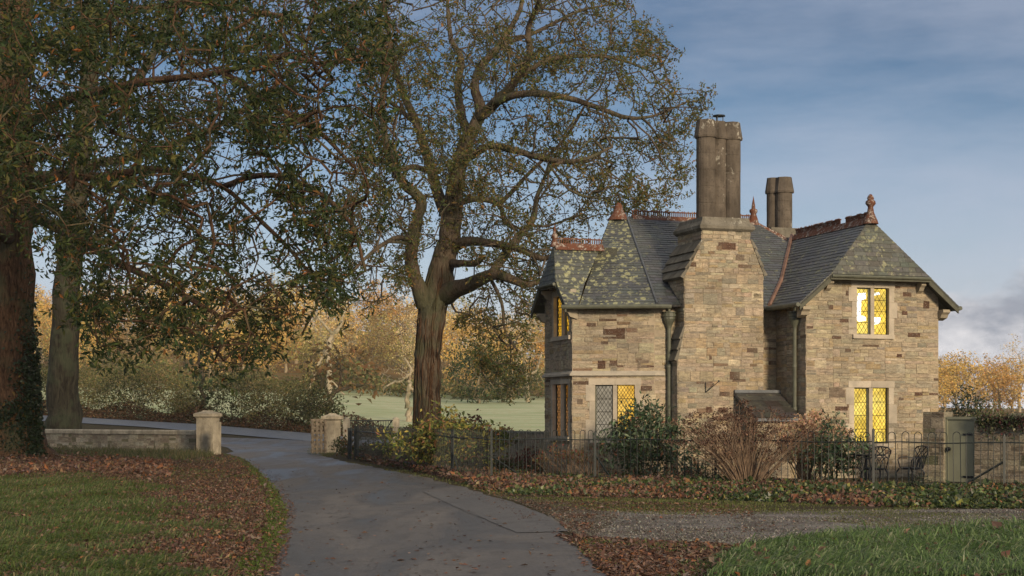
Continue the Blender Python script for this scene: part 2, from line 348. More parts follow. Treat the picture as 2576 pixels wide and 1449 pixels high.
# pasture
rows = []
def lane_far(X): return np.interp(X, [-90, -60, -45, -29.8, -20.7, -11.6, -4, 4, 20], [135, 122, 117, 110, 105, 96.5, 90, 86, 80])
mf = MB(); fx_ = np.linspace(-85, 135, 120); V = np.array([(x, y0 + (212 - y0) * t_, 0) for t_ in np.linspace(0, 1, 60) for x, y0 in ((x, float(lane_far(x)) + 3.5) for x in fx_)]); V[:, 2] = Z(V[:, 0], V[:, 1]) + .05
i = np.arange(59)[:, None] * 120; j = np.arange(119)[None]; mf.add(V, np.stack([i + j, i + j + 1, i + 121 + j, i + 120 + j], -1).reshape(-1, 4)); tag(mf.build('field', M['field'], smooth=True), kind='structure')
# driveway: left/right edges measured on the flat ground
Ledge = [(640, 1500), (655, 1449), (690, 1400), (712, 1330), (716, 1280), (690, 1228), (655, 1188), (615, 1155), (565, 1140), (553, 1132)]
Redge = [(1600, 1500), (1530, 1449), (1480, 1400), (1430, 1345), (1350, 1290), (1200, 1238), (1080, 1203), (960, 1180), (850, 1158), (800, 1142)]
Lw = [G(*p) for p in Ledge]; Rw = [G(*p) for p in Redge]
yy = np.concatenate([np.linspace(-14, 64, 160)])
def ex(E, Y):
    ysx = [p[1] for p in E]; return np.interp(Y, ysx, [p[0] for p in E])
rows = []
for k, Y in enumerate(yy):
    xl = ex(Lw, Y) + .03 * math.sin(k * .9) + .03 * math.sin(k * .43); xr = ex(Rw, Y) + .06 * math.sin(k * 1.3 + 1) + .05 * math.sin(k * .41)
    if Y < 13: xl -= 0.02 * (13 - Y); xr += .02 * (13 - Y)
    rows.append((Y, xl, Y, xr))
for Y, xl, xr in ((68, -11.9, -7.9), (76, -13.6, -8.2), (84, -16.5, -7.0), (90, -19.5, -5.5)): rows.append((Y, xl, Y, xr))
sheet('driveway', rows, M['asphalt'], .008, 10)
# lane behind the gate
far = [(-90, 135), (-60, 122), (-45, 117), (-29.8, 110), (-20.7, 105), (-11.6, 96.5), (-4, 90), (4, 85), (20, 78)]
rows = []
for a, b in zip(far[:-1], far[1:]):
    for t_ in np.linspace(0, 1, 8, endpoint=False):
        x = a[0] + (b[0] - a[0]) * t_; y = a[1] + (b[1] - a[1]) * t_; rows.append((y - 6.0, x - 2.2, y, x))
sheet('lane', rows, M['road'], .045, 4)
def polysheet(name, pts, mat, z, jag=.04, sub=6, world=False):
    P = []
    q = pts if world else [G(*p) for p in pts]
    for a, b in zip(q, q[1:] + q[:1]):
        n = max(2, int(np.linalg.norm(np.array(b) - a) * sub / 2))
        for t_ in np.linspace(0, 1, n, endpoint=False):
            p = np.array(a) * (1 - t_) + np.array(b) * t_; P.append([p[0] + rng.normal(0, jag), p[1] + rng.normal(0, jag), z])
    from mathutils.geometry import tessellate_polygon
    vs = [Vector(p) for p in P]; tr = tessellate_polygon([vs]); m = MB(); m.add(np.array(P), [list(x) for x in tr]); return tag(m.build(name, mat), kind='structure')
polysheet('tarmac_patch', [(1062, 1238), (1180, 1236), (1285, 1262), (1372, 1298), (1432, 1338), (1300, 1343), (1228, 1312), (1150, 1279)], M['patch'], .013, .012)
mb = MB(); jl = [(1062, 1238), (1105, 1258), (1150, 1279), (1190, 1292), (1228, 1312), (1262, 1326), (1300, 1343), (1360, 1341), (1432, 1338)]
P = []
for a, b in zip(jl[:-1], jl[1:]):
    for t_ in np.linspace(0, 1, 5, endpoint=False): p = G(a[0] + (b[0] - a[0]) * t_, a[1] + (b[1] - a[1]) * t_); P.append([p[0] + rng.normal(0, .01), p[1] + rng.normal(0, .03), .015])
P = np.array(P); m_ = len(P); mb.add(np.concatenate([P - [0, .018, 0], P + [0, .018, .0]]), [[k, k + 1, m_ + k + 1, m_ + k] for k in range(m_ - 1)])
tag(mb.build('tarmac_joint', M['tar']), kind='structure')
polysheet('gravel_track', [(1380, 1300), (1440, 1347), (1600, 1356), (1760, 1366), (1840, 1372), (2000, 1352), (2250, 1340), (2576, 1325), (3300, 1310), (3300, 1285), (2576, 1281), (2300, 1284), (2000, 1288), (1700, 1290), (1450, 1286)], M['gravel'], .010, .05, 5)
polysheet('garden_path', [(1290, 1192), (1500, 1200), (1700, 1213), (2000, 1222), (2300, 1226), (2576, 1238), (2900, 1240), (2900, 1222), (2500, 1217), (2200, 1216), (1960, 1211), (1700, 1204), (1480, 1190), (1300, 1184)], M['path'], .012, .05)

# ------------------------------------------------------------ house frame
YAW = math.radians(18); HU = np.array([math.cos(YAW), math.sin(YAW), 0]); HV = np.array([-math.sin(YAW), math.cos(YAW), 0]); UP = np.array([0, 0, 1.])
O = W(2028, 1048, 38.5); O[2] = 0
def H(u, v, z): return O + HU * u + HV * v + UP * z
def hit(px, py, P, D):
    """where the sight line through px,py meets the upright plane through P along D -> (a, z)"""
    p = (px - CX) / F; a = (p * P[1] - P[0]) / (D[0] - p * D[1]); Y = P[1] + a * D[1]; return a, CH - (py - HY) / F * Y
VM, VC = 1.55, 1.07
uC2, _ = hit(1646, 900, H(0, VM, 0), HU); C2 = H(uC2, VM, 0)
a1 = math.radians(-6); D1 = np.array([math.cos(a1), math.sin(a1), 0]); aL, _ = hit(1440, 900, C2, D1); C1 = C2 + D1 * aL; L1 = -aL
N1 = np.array([D1[1], -D1[0], 0])
aL0, _ = hit(1371, 900, C1, HV); C0 = C1 + HV * aL0; L0 = aL0
print('left wall', L1, 'end wall', L0, 'uC2', uC2)
ZE = 4.226; WW = 3.68
house = empty('stone_cottage', tuple(H(0, 2, 0)))
tag(house, 'old two storey stone lodge with lichened slate roofs, tall flues and lit leaded windows', 'house')
inv = np.array(house.location)
def hb(mb, name, mat, parent=None, smooth=False):
    if parent is None: parent = house
    off = np.array(parent.location) if parent is house else None
    o = mb.build(name, mat, None, smooth); o.parent = parent
    if parent is house: o.location = -inv
    return o
PAL = [((.43, .355, .25), 44), ((.385, .335, .25), 26), ((.49, .42, .305), 12), ((.39, .30, .18), 9), ((.13, .08, .055), 1.6), ((.27, .245, .19), 8), ((.22, .15, .10), 2.5)]
PW = np.array([p[1] for p in PAL], float); PW /= PW.sum()
def stonecol(pal=PAL, pw=PW):
    c = np.array(pal[rng.choice(len(pal), p=pw)][0]); return np.clip(c * rng.uniform(.86, 1.12) * (1 + rng.normal(0, .025, 3)), 0, 1)
def wall(mb, P, D, Nn, poly, openings=(), pal=PAL, pw=PW, hrange=(.05, .13), lrange=(.14, .6), big=.06):
    """rubble face: poly convex in (a,z), stones stand a little proud of the mortar bed"""
    poly = ccw(list(poly)); P = np.array(P, float)
    amin = min(p[0] for p in poly); amax = max(p[0] for p in poly); zmin = min(p[1] for p in poly); zmax = max(p[1] for p in poly)
    zb = sorted({zmin, zmax, *[o[k] for o in openings for k in (2, 3)]}); zb = [z for z in zb if zmin <= z <= zmax]
    T = lambda a, z, n: P + D * a + UP * z + Nn * n
    for z0, z1 in zip(zb[:-1], zb[1:]):
        if z1 - z0 < .01: continue
        iv = [(amin, amax)]
        for o in openings:
            if o[2] < z1 - .001 and o[3] > z0 + .001:
                nv = []
                for a, b in iv:
                    if o[1] <= a or o[0] >= b: nv.append((a, b)); continue
                    if o[0] > a: nv.append((a, o[0]))
                    if o[1] < b: nv.append((o[1], b))
                iv = nv
        for a, b in iv:
            q = clip([(a, z0), (b, z0), (b, z1), (a, z1)], poly)
            if area(q) > 1e-4: mb.add([T(x, z, 0) for x, z in q], [list(range(len(q)))], (.40, .34, .25))
            x = a
            while x < b - 1e-3:
                xe = min(b, x + rng.uniform(.55, 1.5)); 
                if b - xe < .3: xe = b
                z = z0
                while z < z1 - 1e-3:
                    h = rng.uniform(*hrange) if rng.random() > big else rng.uniform(.18, .28)
                    ze = z + h
                    if z1 - ze < .06: ze = z1
                    s = x
                    while s < xe - 1e-3:
                        l = rng.uniform(*lrange) * (1 if h < .12 else .8); se = s + l
                        if xe - se < .1: se = xe
                        g_ = .005
                        subs = [(z, ze)] if (ze - z < .12 or rng.random() < .8) else [(z, (z + ze) / 2), ((z + ze) / 2, ze)]
                        for (za, zc) in subs:
                            j = rng.uniform(-.007, .007, 8)
                            r = [(s + g_ + j[0], za + g_ + j[1]), (se - g_ + j[2], za + g_ + j[3]), (se - g_ + j[4], zc - g_ + j[5]), (s + g_ + j[6], zc - g_ + j[7])]
                            r = clip(r, poly)
                            if area(r) < 4e-4: continue
                            n = len(r); d = rng.uniform(.004, .018); cx_ = sum(p[0] for p in r) / n; cz_ = sum(p[1] for p in r) / n
                            ins = [(cx_ + (p[0] - cx_) * .955, cz_ + (p[1] - cz_) * .93) for p in r]
                            V = [T(p[0], p[1], 0) for p in r] + [T(p[0], p[1], d) for p in ins]
                            mb.add(V, [list(range(n, 2 * n))] + [[k, (k + 1) % n, n + (k + 1) % n, n + k] for k in range(n)], stonecol(pal, pw))
                        s = se
                    z = ze
                x = xe
def tiles(mb, Pt, poly3, ch=.125, wr=(.17, .40), lift=.011, base=(.05, .055, .062), var=.32, jag=.006):
    """slates over a planar polygon (3D), first two points = eave"""
    P3 = [np.array(p, float) for p in poly3]; o = P3[0]; A = P3[1] - o; A[2] = A[2]; A /= np.linalg.norm(A)
    nn = np.cross(A, P3[2] - o); nn /= np.linalg.norm(nn)
    if nn[2] < 0: nn = -nn
    B = np.cross(nn, A)
    if B[2] < 0: B = -B
    q = ccw([((p - o) @ A, (p - o) @ B) for p in P3]); amin = min(p[0] for p in q); amax = max(p[0] for p in q); bmax = max(p[1] for p in q)
    T = lambda a, b, n: o + A * a + B * b + nn * n
    P2 = [T(*p, 0) for p in q]; n = len(q)
    mb.add([T(*p, 0) for p in q] + [T(*p, -.05) for p in q], [list(range(n)), list(range(2 * n - 1, n - 1, -1))] + [[k, n + k, n + (k + 1) % n, (k + 1) % n] for k in range(n)], (.06, .06, .06))
    b = min(p[1] for p in q) - .02; r = 0
    while b < bmax:
        h = ch * (1.15 - .35 * (b / max(bmax, .1))) * rng.uniform(.9, 1.1); x = amin - rng.uniform(0, .3)
        while x < amax:
            w_ = rng.uniform(*wr); c = np.array(base) * rng.uniform(1 - var, 1 + var) * (1 + rng.normal(0, .05, 3)); jb = rng.uniform(-jag, jag) - (.03 if rng.random() < .02 else 0)
            s = clip([(x + .003, b + jb), (x + w_ - .003, b + jb), (x + w_ - .003, b + h + .03), (x + .003, b + h + .03)], [(p[0], p[1]) for p in q])
            x += w_
            if area(s) < 2e-4: continue
            m = len(s); L_ = lift * rng.uniform(.8, 1.3)
            top = [T(p[0], p[1], .004 + L_ * max(0, 1 - (p[1] - b) / (h + .03))) for p in s]; bot = [T(p[0], p[1], .0015) for p in s]
            mb.add(top + bot, [list(range(m))] + [[k, m + k, m + (k + 1) % m, (k + 1) % m] for k in range(m)], np.clip(c, .01, 1))
        b += h
# ---- walls
wallmb = MB(); dz = -.05
# openings measured on each face
def opening(P, D, x0, x1, y0, y1):
    a0, zt = hit(x0, y0, P, D); a1_, zt2 = hit(x1, y0, P, D); _, zb1 = hit(x0, y1, P, D); _, zb2 = hit(x1, y1, P, D)
    return (a0, a1_, (zb1 + zb2) / 2, (zt + zt2) / 2)
R0 = H(0, 0, 0)
opU = opening(R0, HU, 2155, 2236, 724, 842); opLo = opening(R0, HU, 2148, 2235, 975, 1116)
opF1 = opening(C1, D1, 1497, 1597, 968, 1104)
op0U = opening(C1, HV, 1433, 1394, 744, 846); op0U = (op0U[0], op0U[1], op0U[2], op0U[3])
op0L = opening(C1, HV, 1431, 1391, 966, 1098)
print(opU, opLo, opF1, op0U, op0L)
ZR = 6.364; hwh, zh, hwe = 1.36, 4.94, 2.20; um = WW / 2
def rake(u):   # underside of the wing roof at u
    d = abs(u - um); return (ZE + (hwe - d) / (hwe - hwh) * (zh - ZE)) if d > hwh else zh + .1
zl = rake(0) - .06
wall(wallmb, R0, HU, -HV, [(0, dz), (WW, dz), (WW, zl), (um + hwh, zh - .05), (um - hwh, zh - .05), (0, zl)], [opU, opLo])
wall(wallmb, H(0, VM, 0), -HV, -HU, [(0, dz), (VM, dz), (VM, zl), (0, zl)])
wall(wallmb, C2, HU, -HV, [(0, dz), (-uC2, dz), (-uC2, ZE), (0, ZE)])
wall(wallmb, C1, D1, N1, [(0, dz), (L1, dz), (L1, ZE), (0, ZE)], [opF1])
ga = L0 / 2; zr0 = 5.83; g_hw = 1.30; zh0 = 4.835; hwh0 = .66
wall(wallmb, C1, HV, -HU, [(0, dz), (L0, dz), (L0, ZE + .15), (ga + .55, zh0 + .1), (ga - .55, zh0 + .1), (0, ZE + .15)], [op0U, op0L], lrange=(.14, .4))
# hidden sides
BK = 7.2
wall(wallmb, H(WW, 0, 0), HV, HU, [(0, dz), (BK, dz), (BK, zl), (0, zl)], lrange=(.3, .8), hrange=(.12, .2))
wall(wallmb, C0, HU, HV, [(0, dz), (1.2, dz), (1.2, ZE), (0, ZE)])
Q = C0 + HU * 1.2
wall(wallmb, Q, HV, -HU, [(0, dz), (3.4, dz), (3.4, ZE), (0, ZE)], lrange=(.3, .8), hrange=(.12, .2))
Q2 = Q + HV * 3.4; lb = (H(WW, BK, 0) - Q2) @ HU
wallmb.add([Q2, Q2 + HU * lb, Q2 + HU * lb + UP * ZE, Q2 + UP * ZE], [[0, 1, 2, 3]], (.36, .31, .24))
ACC = [(C1, D1, N1, [(1517, 825, 1572, 852, 0), (1503, 907, 1523, 928, 0), (1533, 904, 1553, 920, 0), (1475, 812, 1499, 822, 0), (1512, 858, 1530, 866, 0), (1604, 905, 1632, 925, 2), (1452, 1003, 1466, 1016, 2), (1612, 970, 1640, 983, 0), (1600, 990, 1650, 1018, 1)]),
 (R0, HU, -HV, [(2127, 731, 2140, 744, 0), (2322, 757, 2337, 776, 0), (2112, 802, 2142, 811, 0), (2283, 837, 2314, 848, 0), (2083, 755, 2095, 778, 0), (2045, 805, 2073, 822, 1), (2092, 845, 2115, 852, 0), (2125, 877, 2140, 885, 0), (2048, 905, 2078, 926, 1), (2255, 890, 2268, 899, 0), (2270, 735, 2292, 746, 0), (2268, 782, 2282, 792, 0), (2085, 975, 2125, 1000, 2), (2100, 1022, 2132, 1033, 0), (2300, 985, 2335, 995, 0), (2260, 1000, 2272, 1012, 0), (2058, 975, 2078, 984, 2)])]
def accents(mm, lst):
    for P_, D_, N_, rs_ in lst:
        for x0, y0, x1, y1, k in rs_:
            a_, b_, z0_, z1_ = opening(P_, D_, x0, x1, y0, y1); c = ((.10, .055, .038), (.50, .43, .30), (.2, .155, .115))[k]; d_ = .016
            V = [P_ + D_ * x + UP * z + N_ * n for n in (0, d_) for x, z in ((a_, z0_), (b_, z0_), (b_, z1_ - .008), (a_ + .01, z1_))]
            mm.add(V, [[4, 5, 6, 7], [0, 1, 5, 4], [1, 2, 6, 5], [2, 3, 7, 6], [3, 0, 4, 7]], np.array(c) * rng.uniform(.85, 1.2))
accents(wallmb, ACC)
hb(wallmb, 'wall', M['stone'])
# quoins: pale dressed blocks at the outer corners
def quoins(P, Da, Na, Db, Nb, z0, z1, name='quoin_stones'):
    m = MB(); z = z0; k = 0
    while z < z1 - .1:
        h = min(rng.uniform(.2, .34), z1 - z); la, lb_ = (.34, .2) if k % 2 else (.2, .34); la *= rng.uniform(.8, 1.15); lb_ *= rng.uniform(.8, 1.1)
        c = np.array((.43, .36, .26)) * rng.uniform(.88, 1.06); e = .004
        p = P + UP * (z + .003); hh = h - .006; Vv = [p + Na * e + Nb * e, p + Da * la + Na * e, p + Da * la - Na * .02, p, p + Db * lb_ - Nb * .02, p + Db * lb_ + Nb * e]
        m.prism(Vv, UP * hh, c); z += h; k += 1
    return hb(m, name, M['dressed'])
quoins(R0, HU, -HV, HV, -HU, 0, zl - .05)
quoins(R0 + HU * WW, -HU, -HV, HV, HU, 0, zl - .05)
quoins(C1, D1, N1, HV, -HU, 0, ZE - .05)
quoins(C2, -D1, N1, HU, -HV, 0, ZE - .05)
# string course round the bay
m = MB(); zs = 1.5 + (1048 - 941) / F * 38.6
def course(a, b, na, nb, zc, h=.1, d=.09):
    P = [a + UP * (zc - .04), a + na * d + UP * (zc - .025), a + na * d + UP * (zc + .02), a + UP * (zc + h)]
    Qb = [b + UP * (zc - .04), b + nb * d + UP * (zc - .025), b + nb * d + UP * (zc + .02), b + UP * (zc + h)]
    m.add(P + Qb, [[0, 1, 5, 4], [1, 2, 6, 5], [2, 3, 7, 6], [3, 2, 1, 0], [4, 5, 6, 7]], (.45, .41, .33))
mit = lambda n1, n2: (n1 + n2) / (1 + n1 @ n2)
course(C0, C1, -HU, mit(-HU, N1), zs); course(C1, C2, mit(-HU, N1), mit(N1, -HV), zs); course(C2, C2 + HU * .25, mit(N1, -HV), -HV, zs)
hb(m, 'string_course', M['dressed'])
# ---- windows
def window(P, D, Nn, op, panes, surround=.15, lift=.016, lamp=False, ears=True, dense=.105):
    a0, a1_, z0, z1 = op; ctr = (a0 + a1_) / 2
    m = MB(); sc_ = lambda: np.array((.47, .415, .325)) * rng.uniform(.88, 1.1)
    def blk(x0, x1, y0, y1, n0, n1, mm=m, c=None):
        x0, x1 = min(x0, x1), max(x0, x1)
        V = [P + D * x + UP * z + Nn * n for n in (n0, n1) for x, z in ((x0, y0), (x1, y0), (x1, y1), (x0, y1))]
        mm.add(V, [[4, 5, 6, 7], [0, 1, 5, 4], [1, 2, 6, 5], [2, 3, 7, 6], [3, 0, 4, 7], [3, 2, 1, 0]], sc_() if c is None else c)
    lo, hi = min(a0, a1_), max(a0, a1_); dep = -.13; s = surround
    lens = [0.0, .36, .7, 1.0] if z1 - z0 > 1 else [0, .45, 1.0]
    for sd_, (xa, xb) in ((0, (lo - s, lo)), (1, (hi, hi + s))):
        for k, (f0, f1) in enumerate(zip(lens[:-1], lens[1:])):
            e = (.09 if (k + sd_) % 2 == 0 and ears else 0)
            blk(xa - (e if sd_ == 0 else 0), xb + (e if sd_ == 1 else 0), z0 + (z1 - z0) * f0 + .003, z0 + (z1 - z0) * f1 - .003, dep, lift + .002 * k)
    mid = lo + (hi - lo) * .5; blk(lo - s - .02, mid - .003, z1, z1 + s * 1.15, dep, lift + .006); blk(mid + .003, hi + s + .02, z1, z1 + s * 1.15, dep, lift + .008)
    root = hb(m, 'window', M['dressed'])
    m = MB(); blk(lo - s * .9, hi + s * .9, z0 - .1, z0, dep, lift + .05, m); hb(m, 'sill', M['dressed'], root)
    mw = .10; m = MB(); blk(mid - mw / 2, mid + mw / 2, z0, z1, dep + .005, lift - .03, m); hb(m, 'mullion', M['dressed'], root)
    order = panes if (P + D * lo)[0] < (P + D * hi)[0] else panes[::-1]
    for k, (xa, xb) in enumerate(((lo, mid - mw / 2), (mid + mw / 2, hi))):
        m = MB(); blk(xa, xb, z0, z1, dep - .03, dep + .012, m); hb(m, 'pane', M[order[k]], root)
        fr = MB(); fw = .03 if k == 0 else .018
        for (x0, x1, y0, y1) in ((xa, xa + fw, z0, z1), (xb - fw, xb, z0, z1), (xa + fw, xb - fw, z0, z0 + fw), (xa + fw, xb - fw, z1 - fw, z1)): blk(x0, x1, y0, y1, dep + .014, dep + .05, fr, (.1, .1, .08))
        hb(fr, 'casement', M['gutter'] if k == 0 else M['leadcame'], root)
        lt = MB(); w_ = .0085; xa += fw; xb -= fw; za, zb_ = z0 + fw, z1 - fw; sx = (xb - xa) / max(2, round((xb - xa) / dense)); sz = sx * 1.55
        for sg in (1, -1):
            n = int((zb_ - za) / sz) + 6
            for q in range(-n, n + 6):
                # line z = zc + sg*(x-xa)*sz/sx
                zc = za + q * sz
                p0 = (xa, zc); p1 = (xb, zc + sg * (xb - xa) * sz / sx); t0, t1 = 0, 1; dzv = p1[1] - p0[1]
                ta = (za - p0[1]) / dzv; tb = (zb_ - p0[1]) / dzv; t0 = max(0, min(ta, tb)); t1 = min(1, max(ta, tb))
                if t1 <= t0 + .02: continue
                A_ = P + D * (p0[0] + (p1[0] - p0[0]) * t0) + UP * (p0[1] + dzv * t0) + Nn * (dep + .022); B_ = P + D * (p0[0] + (p1[0] - p0[0]) * t1) + UP * (p0[1] + dzv * t1) + Nn * (dep + .022)
                lt.tube([A_, B_], w_ * .58, 4, (.1, .1, .1), False)
        for zz in (.25, .5, .75):
            zc = za + (zb_ - za) * zz; lt.tube([P + D * xa + UP * zc + Nn * (dep + .024), P + D * xb + UP * zc + Nn * (dep + .024)], .007, 4, (.1,) * 3, False)
        hb(lt, 'lead_lattice', M['leadcame'], root)
    return root
wU = window(R0, HU, -HV, opU, ['glow', 'glow'], .14)
# the bright lamp seen through the upper window, just behind the leading
m = MB(); a0, a1_, z0, z1 = opU
def facepoly(mm, P, D, Nn, pts, n0, n1):
    V = [P + D * a + UP * z + Nn * n0 for a, z in pts]; mm.prism(V, Nn * (n1 - n0))
w2 = a1_ - a0; h2 = z1 - z0
for q in ([(.05, .35), (.13, .28), (.36, .3), (.36, .38), (.2, .42), (.22, .72), (.36, .78), (.36, .9), (.12, .88), (.06, .6)], [(.62, .22), (.80, .25), (.82, .38), (.62, .38)], [(.6, .84), (.8, .87), (.78, .92), (.6, .9)]):
    facepoly(m, R0, HU, -HV, [(a0 + x * w2, z0 + y * h2) for x, y in q], -.116, -.112)
hb(m, 'lamp_glow', M['white'], wU)
window(R0, HU, -HV, opLo, ['glow', 'glow'], .14)
window(C1, D1, N1, opF1, ['curtain', 'glow2'], .14, dense=.085)
window(C1, HV, -HU, op0U, ['glow2', 'glow2'], .10, ears=False)
window(C1, HV, -HU, op0L, ['glowdim', 'glowdim'], .10, ears=False)
# ---- roofs
def half_hip(Pf, T, S, hwe, ze, hwh, zh, zr, fo, rs, ln, mat, mathip, ch=.12, sb=None, st=None):
    """Pf: centre of gable wall foot, T across (right), S inward"""
    q = lambda s, t_, z: Pf + S * s + T * t_ + UP * z
    m = MB()
    for sg in (-1, 1):
        if sb is None or sg < 0: le = lm = lr = ln
        else: le, lr = sb, st; lm = lr + (le - lr) * (zr - zh) / (zr - ze)
        tiles(m, None, [q(-fo, sg * hwh, zh), q(lm, sg * hwh, zh), q(lr, 0, zr), q(rs, 0, zr)], ch)
        tiles(m, None, [q(-fo, sg * hwe, ze), q(le, sg * hwe, ze), q(lm, sg * hwh, zh), q(-fo, sg * hwh, zh)], ch)
    r = hb(m, 'roof', mat)
    m = MB(); tiles(m, None, [q(-fo, -hwh, zh), q(-fo, hwh, zh), q(rs, 0, zr)], ch * .95, base=(.075, .076, .065)); hb(m, 'gable_hip', mathip)
    m = MB()
    for sg in (-1, 1):   # bargeboards on the lower rakes
        a = q(-fo, sg * hwe, ze - .02); b = q(-fo, sg * hwh, zh - .02)
        m.prism([a, b, b - UP * .17, a - UP * .15], S * .045, (.1, .1, .1))
        a = q(-fo + .1, sg * (hwe - .03), ze - .05); b = q(-fo + .1, sg * hwh, zh - .05); a2 = a + S * fo; b2 = b + S * fo
        m.add([a, b, b2, a2], [[0, 1, 2, 3]])
    a = q(-fo - .03, -hwh - .02, zh - .09); m.box(q(-fo, 0, zh - .085), (2 * hwh + .04, .05, .1), [T, S, UP])
    m.box(q(-fo + .2, 0, zh - .06), (2 * hwh, .4, .02), [T, S, UP])
    hb(m, 'bargeboard', M['barge'])
    m = MB(); m.tube([q(-fo - .05, -hwh, zh - .05), q(-fo - .05, hwh, zh - .05)], .04, 8); hb(m, 'gutter', M['gutter'])
    for t_, zt in ((-hwh + .08, zh - .13), (hwh - .08, zh - .13)):   # curved stone corbels
        pr = [(0, 0), (-.24, 0), (-.25, -.07), (-.17, -.12), (-.12, -.2), (0, -.26)]
        m = MB(); m.prism([q(s, t_ - .065, zt + z) for s, z in pr], T * .13, (.40, .35, .26)); hb(m, 'corbel', M['dressed'])
    return r
half_hip(H(um, 0, 0), HU, HV, hwe, ZE, hwh, zh, ZR, .36, .12, 5.2, M['slate_r'], M['slate_r'])
for u_ in (-.1, WW + .1):
    m = MB(); pr = [(.1, 0), (-.22, 0), (-.23, -.07), (-.15, -.12), (-.1, -.2), (.1, -.26)]
    m.prism([H(u_ - .1, v, ZE - .07 + z) for v, z in pr], HU * .2, (.40, .35, .26)); hb(m, 'corbel', M['dressed'])
gc = C1 + HV * ga
OV = .33; VR = 4.81; ZM = 6.81
uR1, _ = hit(1576, 540, H(0, VR, 0), HU); R1 = H(uR1, VR, ZM)
E2 = C2 + mit(N1, -HV) * OV + UP * ZE; E1 = C1 + mit(-HU, N1) * OV * .9 + UP * ZE
_ab, _ = hit(1458, 765, E1, E2 - E1); Vb = E1 + (E2 - E1) * _ab; Vb[2] = ZE
R1L = R1 - (E2 - Vb) / np.linalg.norm(E2 - Vb) * .42
Eb = C0 + HU * .9 + HV * .3 + UP * ZE
_n = np.cross(Eb - Vb, R1L - Vb); _p = gc + UP * zr0; s_t = float((Vb - _p) @ _n / (HU @ _n)); s_b = float((Vb - gc) @ HU)
_v = gc + HU * s_t; print('valley', s_t, s_b, CX + F * _v[0] / _v[1])
half_hip(gc, -HV, HU, g_hw, ZE, hwh0, zh0, zr0, .30, -.12, 1.6, M['slate_l'], M['slate_r'], .12, s_b, s_t)
for d_ in (-.02, L0 + .02):
    m = MB(); pr = [(.1, 0), (-.2, 0), (-.21, -.07), (-.14, -.12), (-.1, -.2), (.1, -.26)]
    m.prism([C1 + HV * (d_ - .08) + HU * s + UP * (ZE - .07 + z) for s, z in pr], HV * .16, (.40, .35, .26)); hb(m, 'corbel', M['dressed'])
# main roof
OV = .33; VR = 4.81; ZM = 6.81
uR2 = 1.0; R2 = H(uR2, VR, ZM)
E2 = C2 + mit(N1, -HV) * OV + UP * ZE; E1 = C1 + mit(-HU, N1) * OV * .9 + UP * ZE
# keep the bay face coplanar with its eave
m = MB(); tiles(m, None, [E2, H(3.4, VM - OV, ZE), R2, R1]); hb(m, 'roof', M['slate_d'])
m = MB(); tiles(m, None, [Vb, E2, R1, R1L], .12); hb(m, 'roof', M['slate_l'])
m = MB(); tiles(m, None, [Vb, Eb, R1L], .12); hb(m, 'roof', M['slate_l'])
Eb2 = H(uR1, 2 * VR - VM + OV, ZE); Eb3 = H(3.4, 2 * VR - VM + OV, ZE)
m = MB(); m.add([Eb, Eb2, R1, R1L], [[0, 1, 2, 3]], (.08,) * 3); m.add([Eb2, Eb3, R2, R1], [[0, 1, 2, 3]], (.08,) * 3); m.add([H(3.4, VM - OV, ZE), Eb3, R2], [[0, 1, 2]], (.08,) * 3); hb(m, 'roof', M['slate_r'])
# hip seams
m = MB()
m.tube([R1 + UP * .02, E2 + UP * .02], .035, 6); hb(m, 'hip_flashing', M['lead'])
m = MB(); rate_m = (ZM - ZE) / (VR - (VM - OV)); 
va = H(um - hwe, VM - OV, ZE + .05); vb = H(um - hwh, VM - OV + (zh - ZE) / rate_m, zh + .05); vc = H(um, VM - OV + (ZR - ZE) / rate_m, ZR + .05)
m.tube([va, vb, vc], .05, 5); hb(m, 'valley_lead', M['valley'])
# gutters and downpipes
m = MB(); gof = lambda p, n: p + n * .06 - UP * .05
m.tube([gof(E1 - D1 * .05, N1), gof(E2 - D1 * .02, N1), gof(E2 + HU * .1, -HV), gof(H(-3.05, VM - OV, ZE), -HV)], .055, 8); hb(m, 'gutter', M['gutter'])
m = MB(); m.tube([H(um - hwe - .05, -.36, ZE - .04), H(um - hwe - .05, VM - OV + .1, ZE - .05), H(-.95, VM - OV - .05, ZE - .05)], .055, 8); hb(m, 'gutter', M['gutter'])
m = MB(); m.tube([H(um + hwe + .05, -.36, ZE - .04), H(um + hwe + .05, 4, ZE - .05)], .055, 8); hb(m, 'gutter', M['gutter'])
def pipe(P, zt, ztop, zb=.0):
    m = MB(); b = np.array(P); m.tube([b + UP * zb, b + UP * (zt - .25)], .05, 10)
    for zz in np.arange(.6, zt - .4, 1.05): m.lathe(b + UP * zz, [(.068, 0), (.068, .08)], 10)
    r = hb(m, 'downpipe', M['gutter'], None, False)
    m = MB(); m.lathe(b + UP * (zt - .42), [(.055, 0), (.07, .05), (.15, .22), (.15, .27), (.175, .28), (.175, .33), (.16, .34), (.16, .37), (.18, .38), (.18, .4)], 12); hb(m, 'hopper', M['gutter'], r)
    m = MB(); m.tube([b + UP * (zt - .05), b + UP * (ztop - .05)], .04, 8); hb(m, 'outlet', M['gutter'], r)
    return r
pa, _ = hit(1683, 900, H(0, VM - .1, 0), HU); pipe(H(pa, VM - .1, 0), 4.09, ZE)
pv = hit(1999, 900, H(-.1, 0, 0), HV)[0]; pipe(H(-.1, pv, 0), 4.09, ZE)
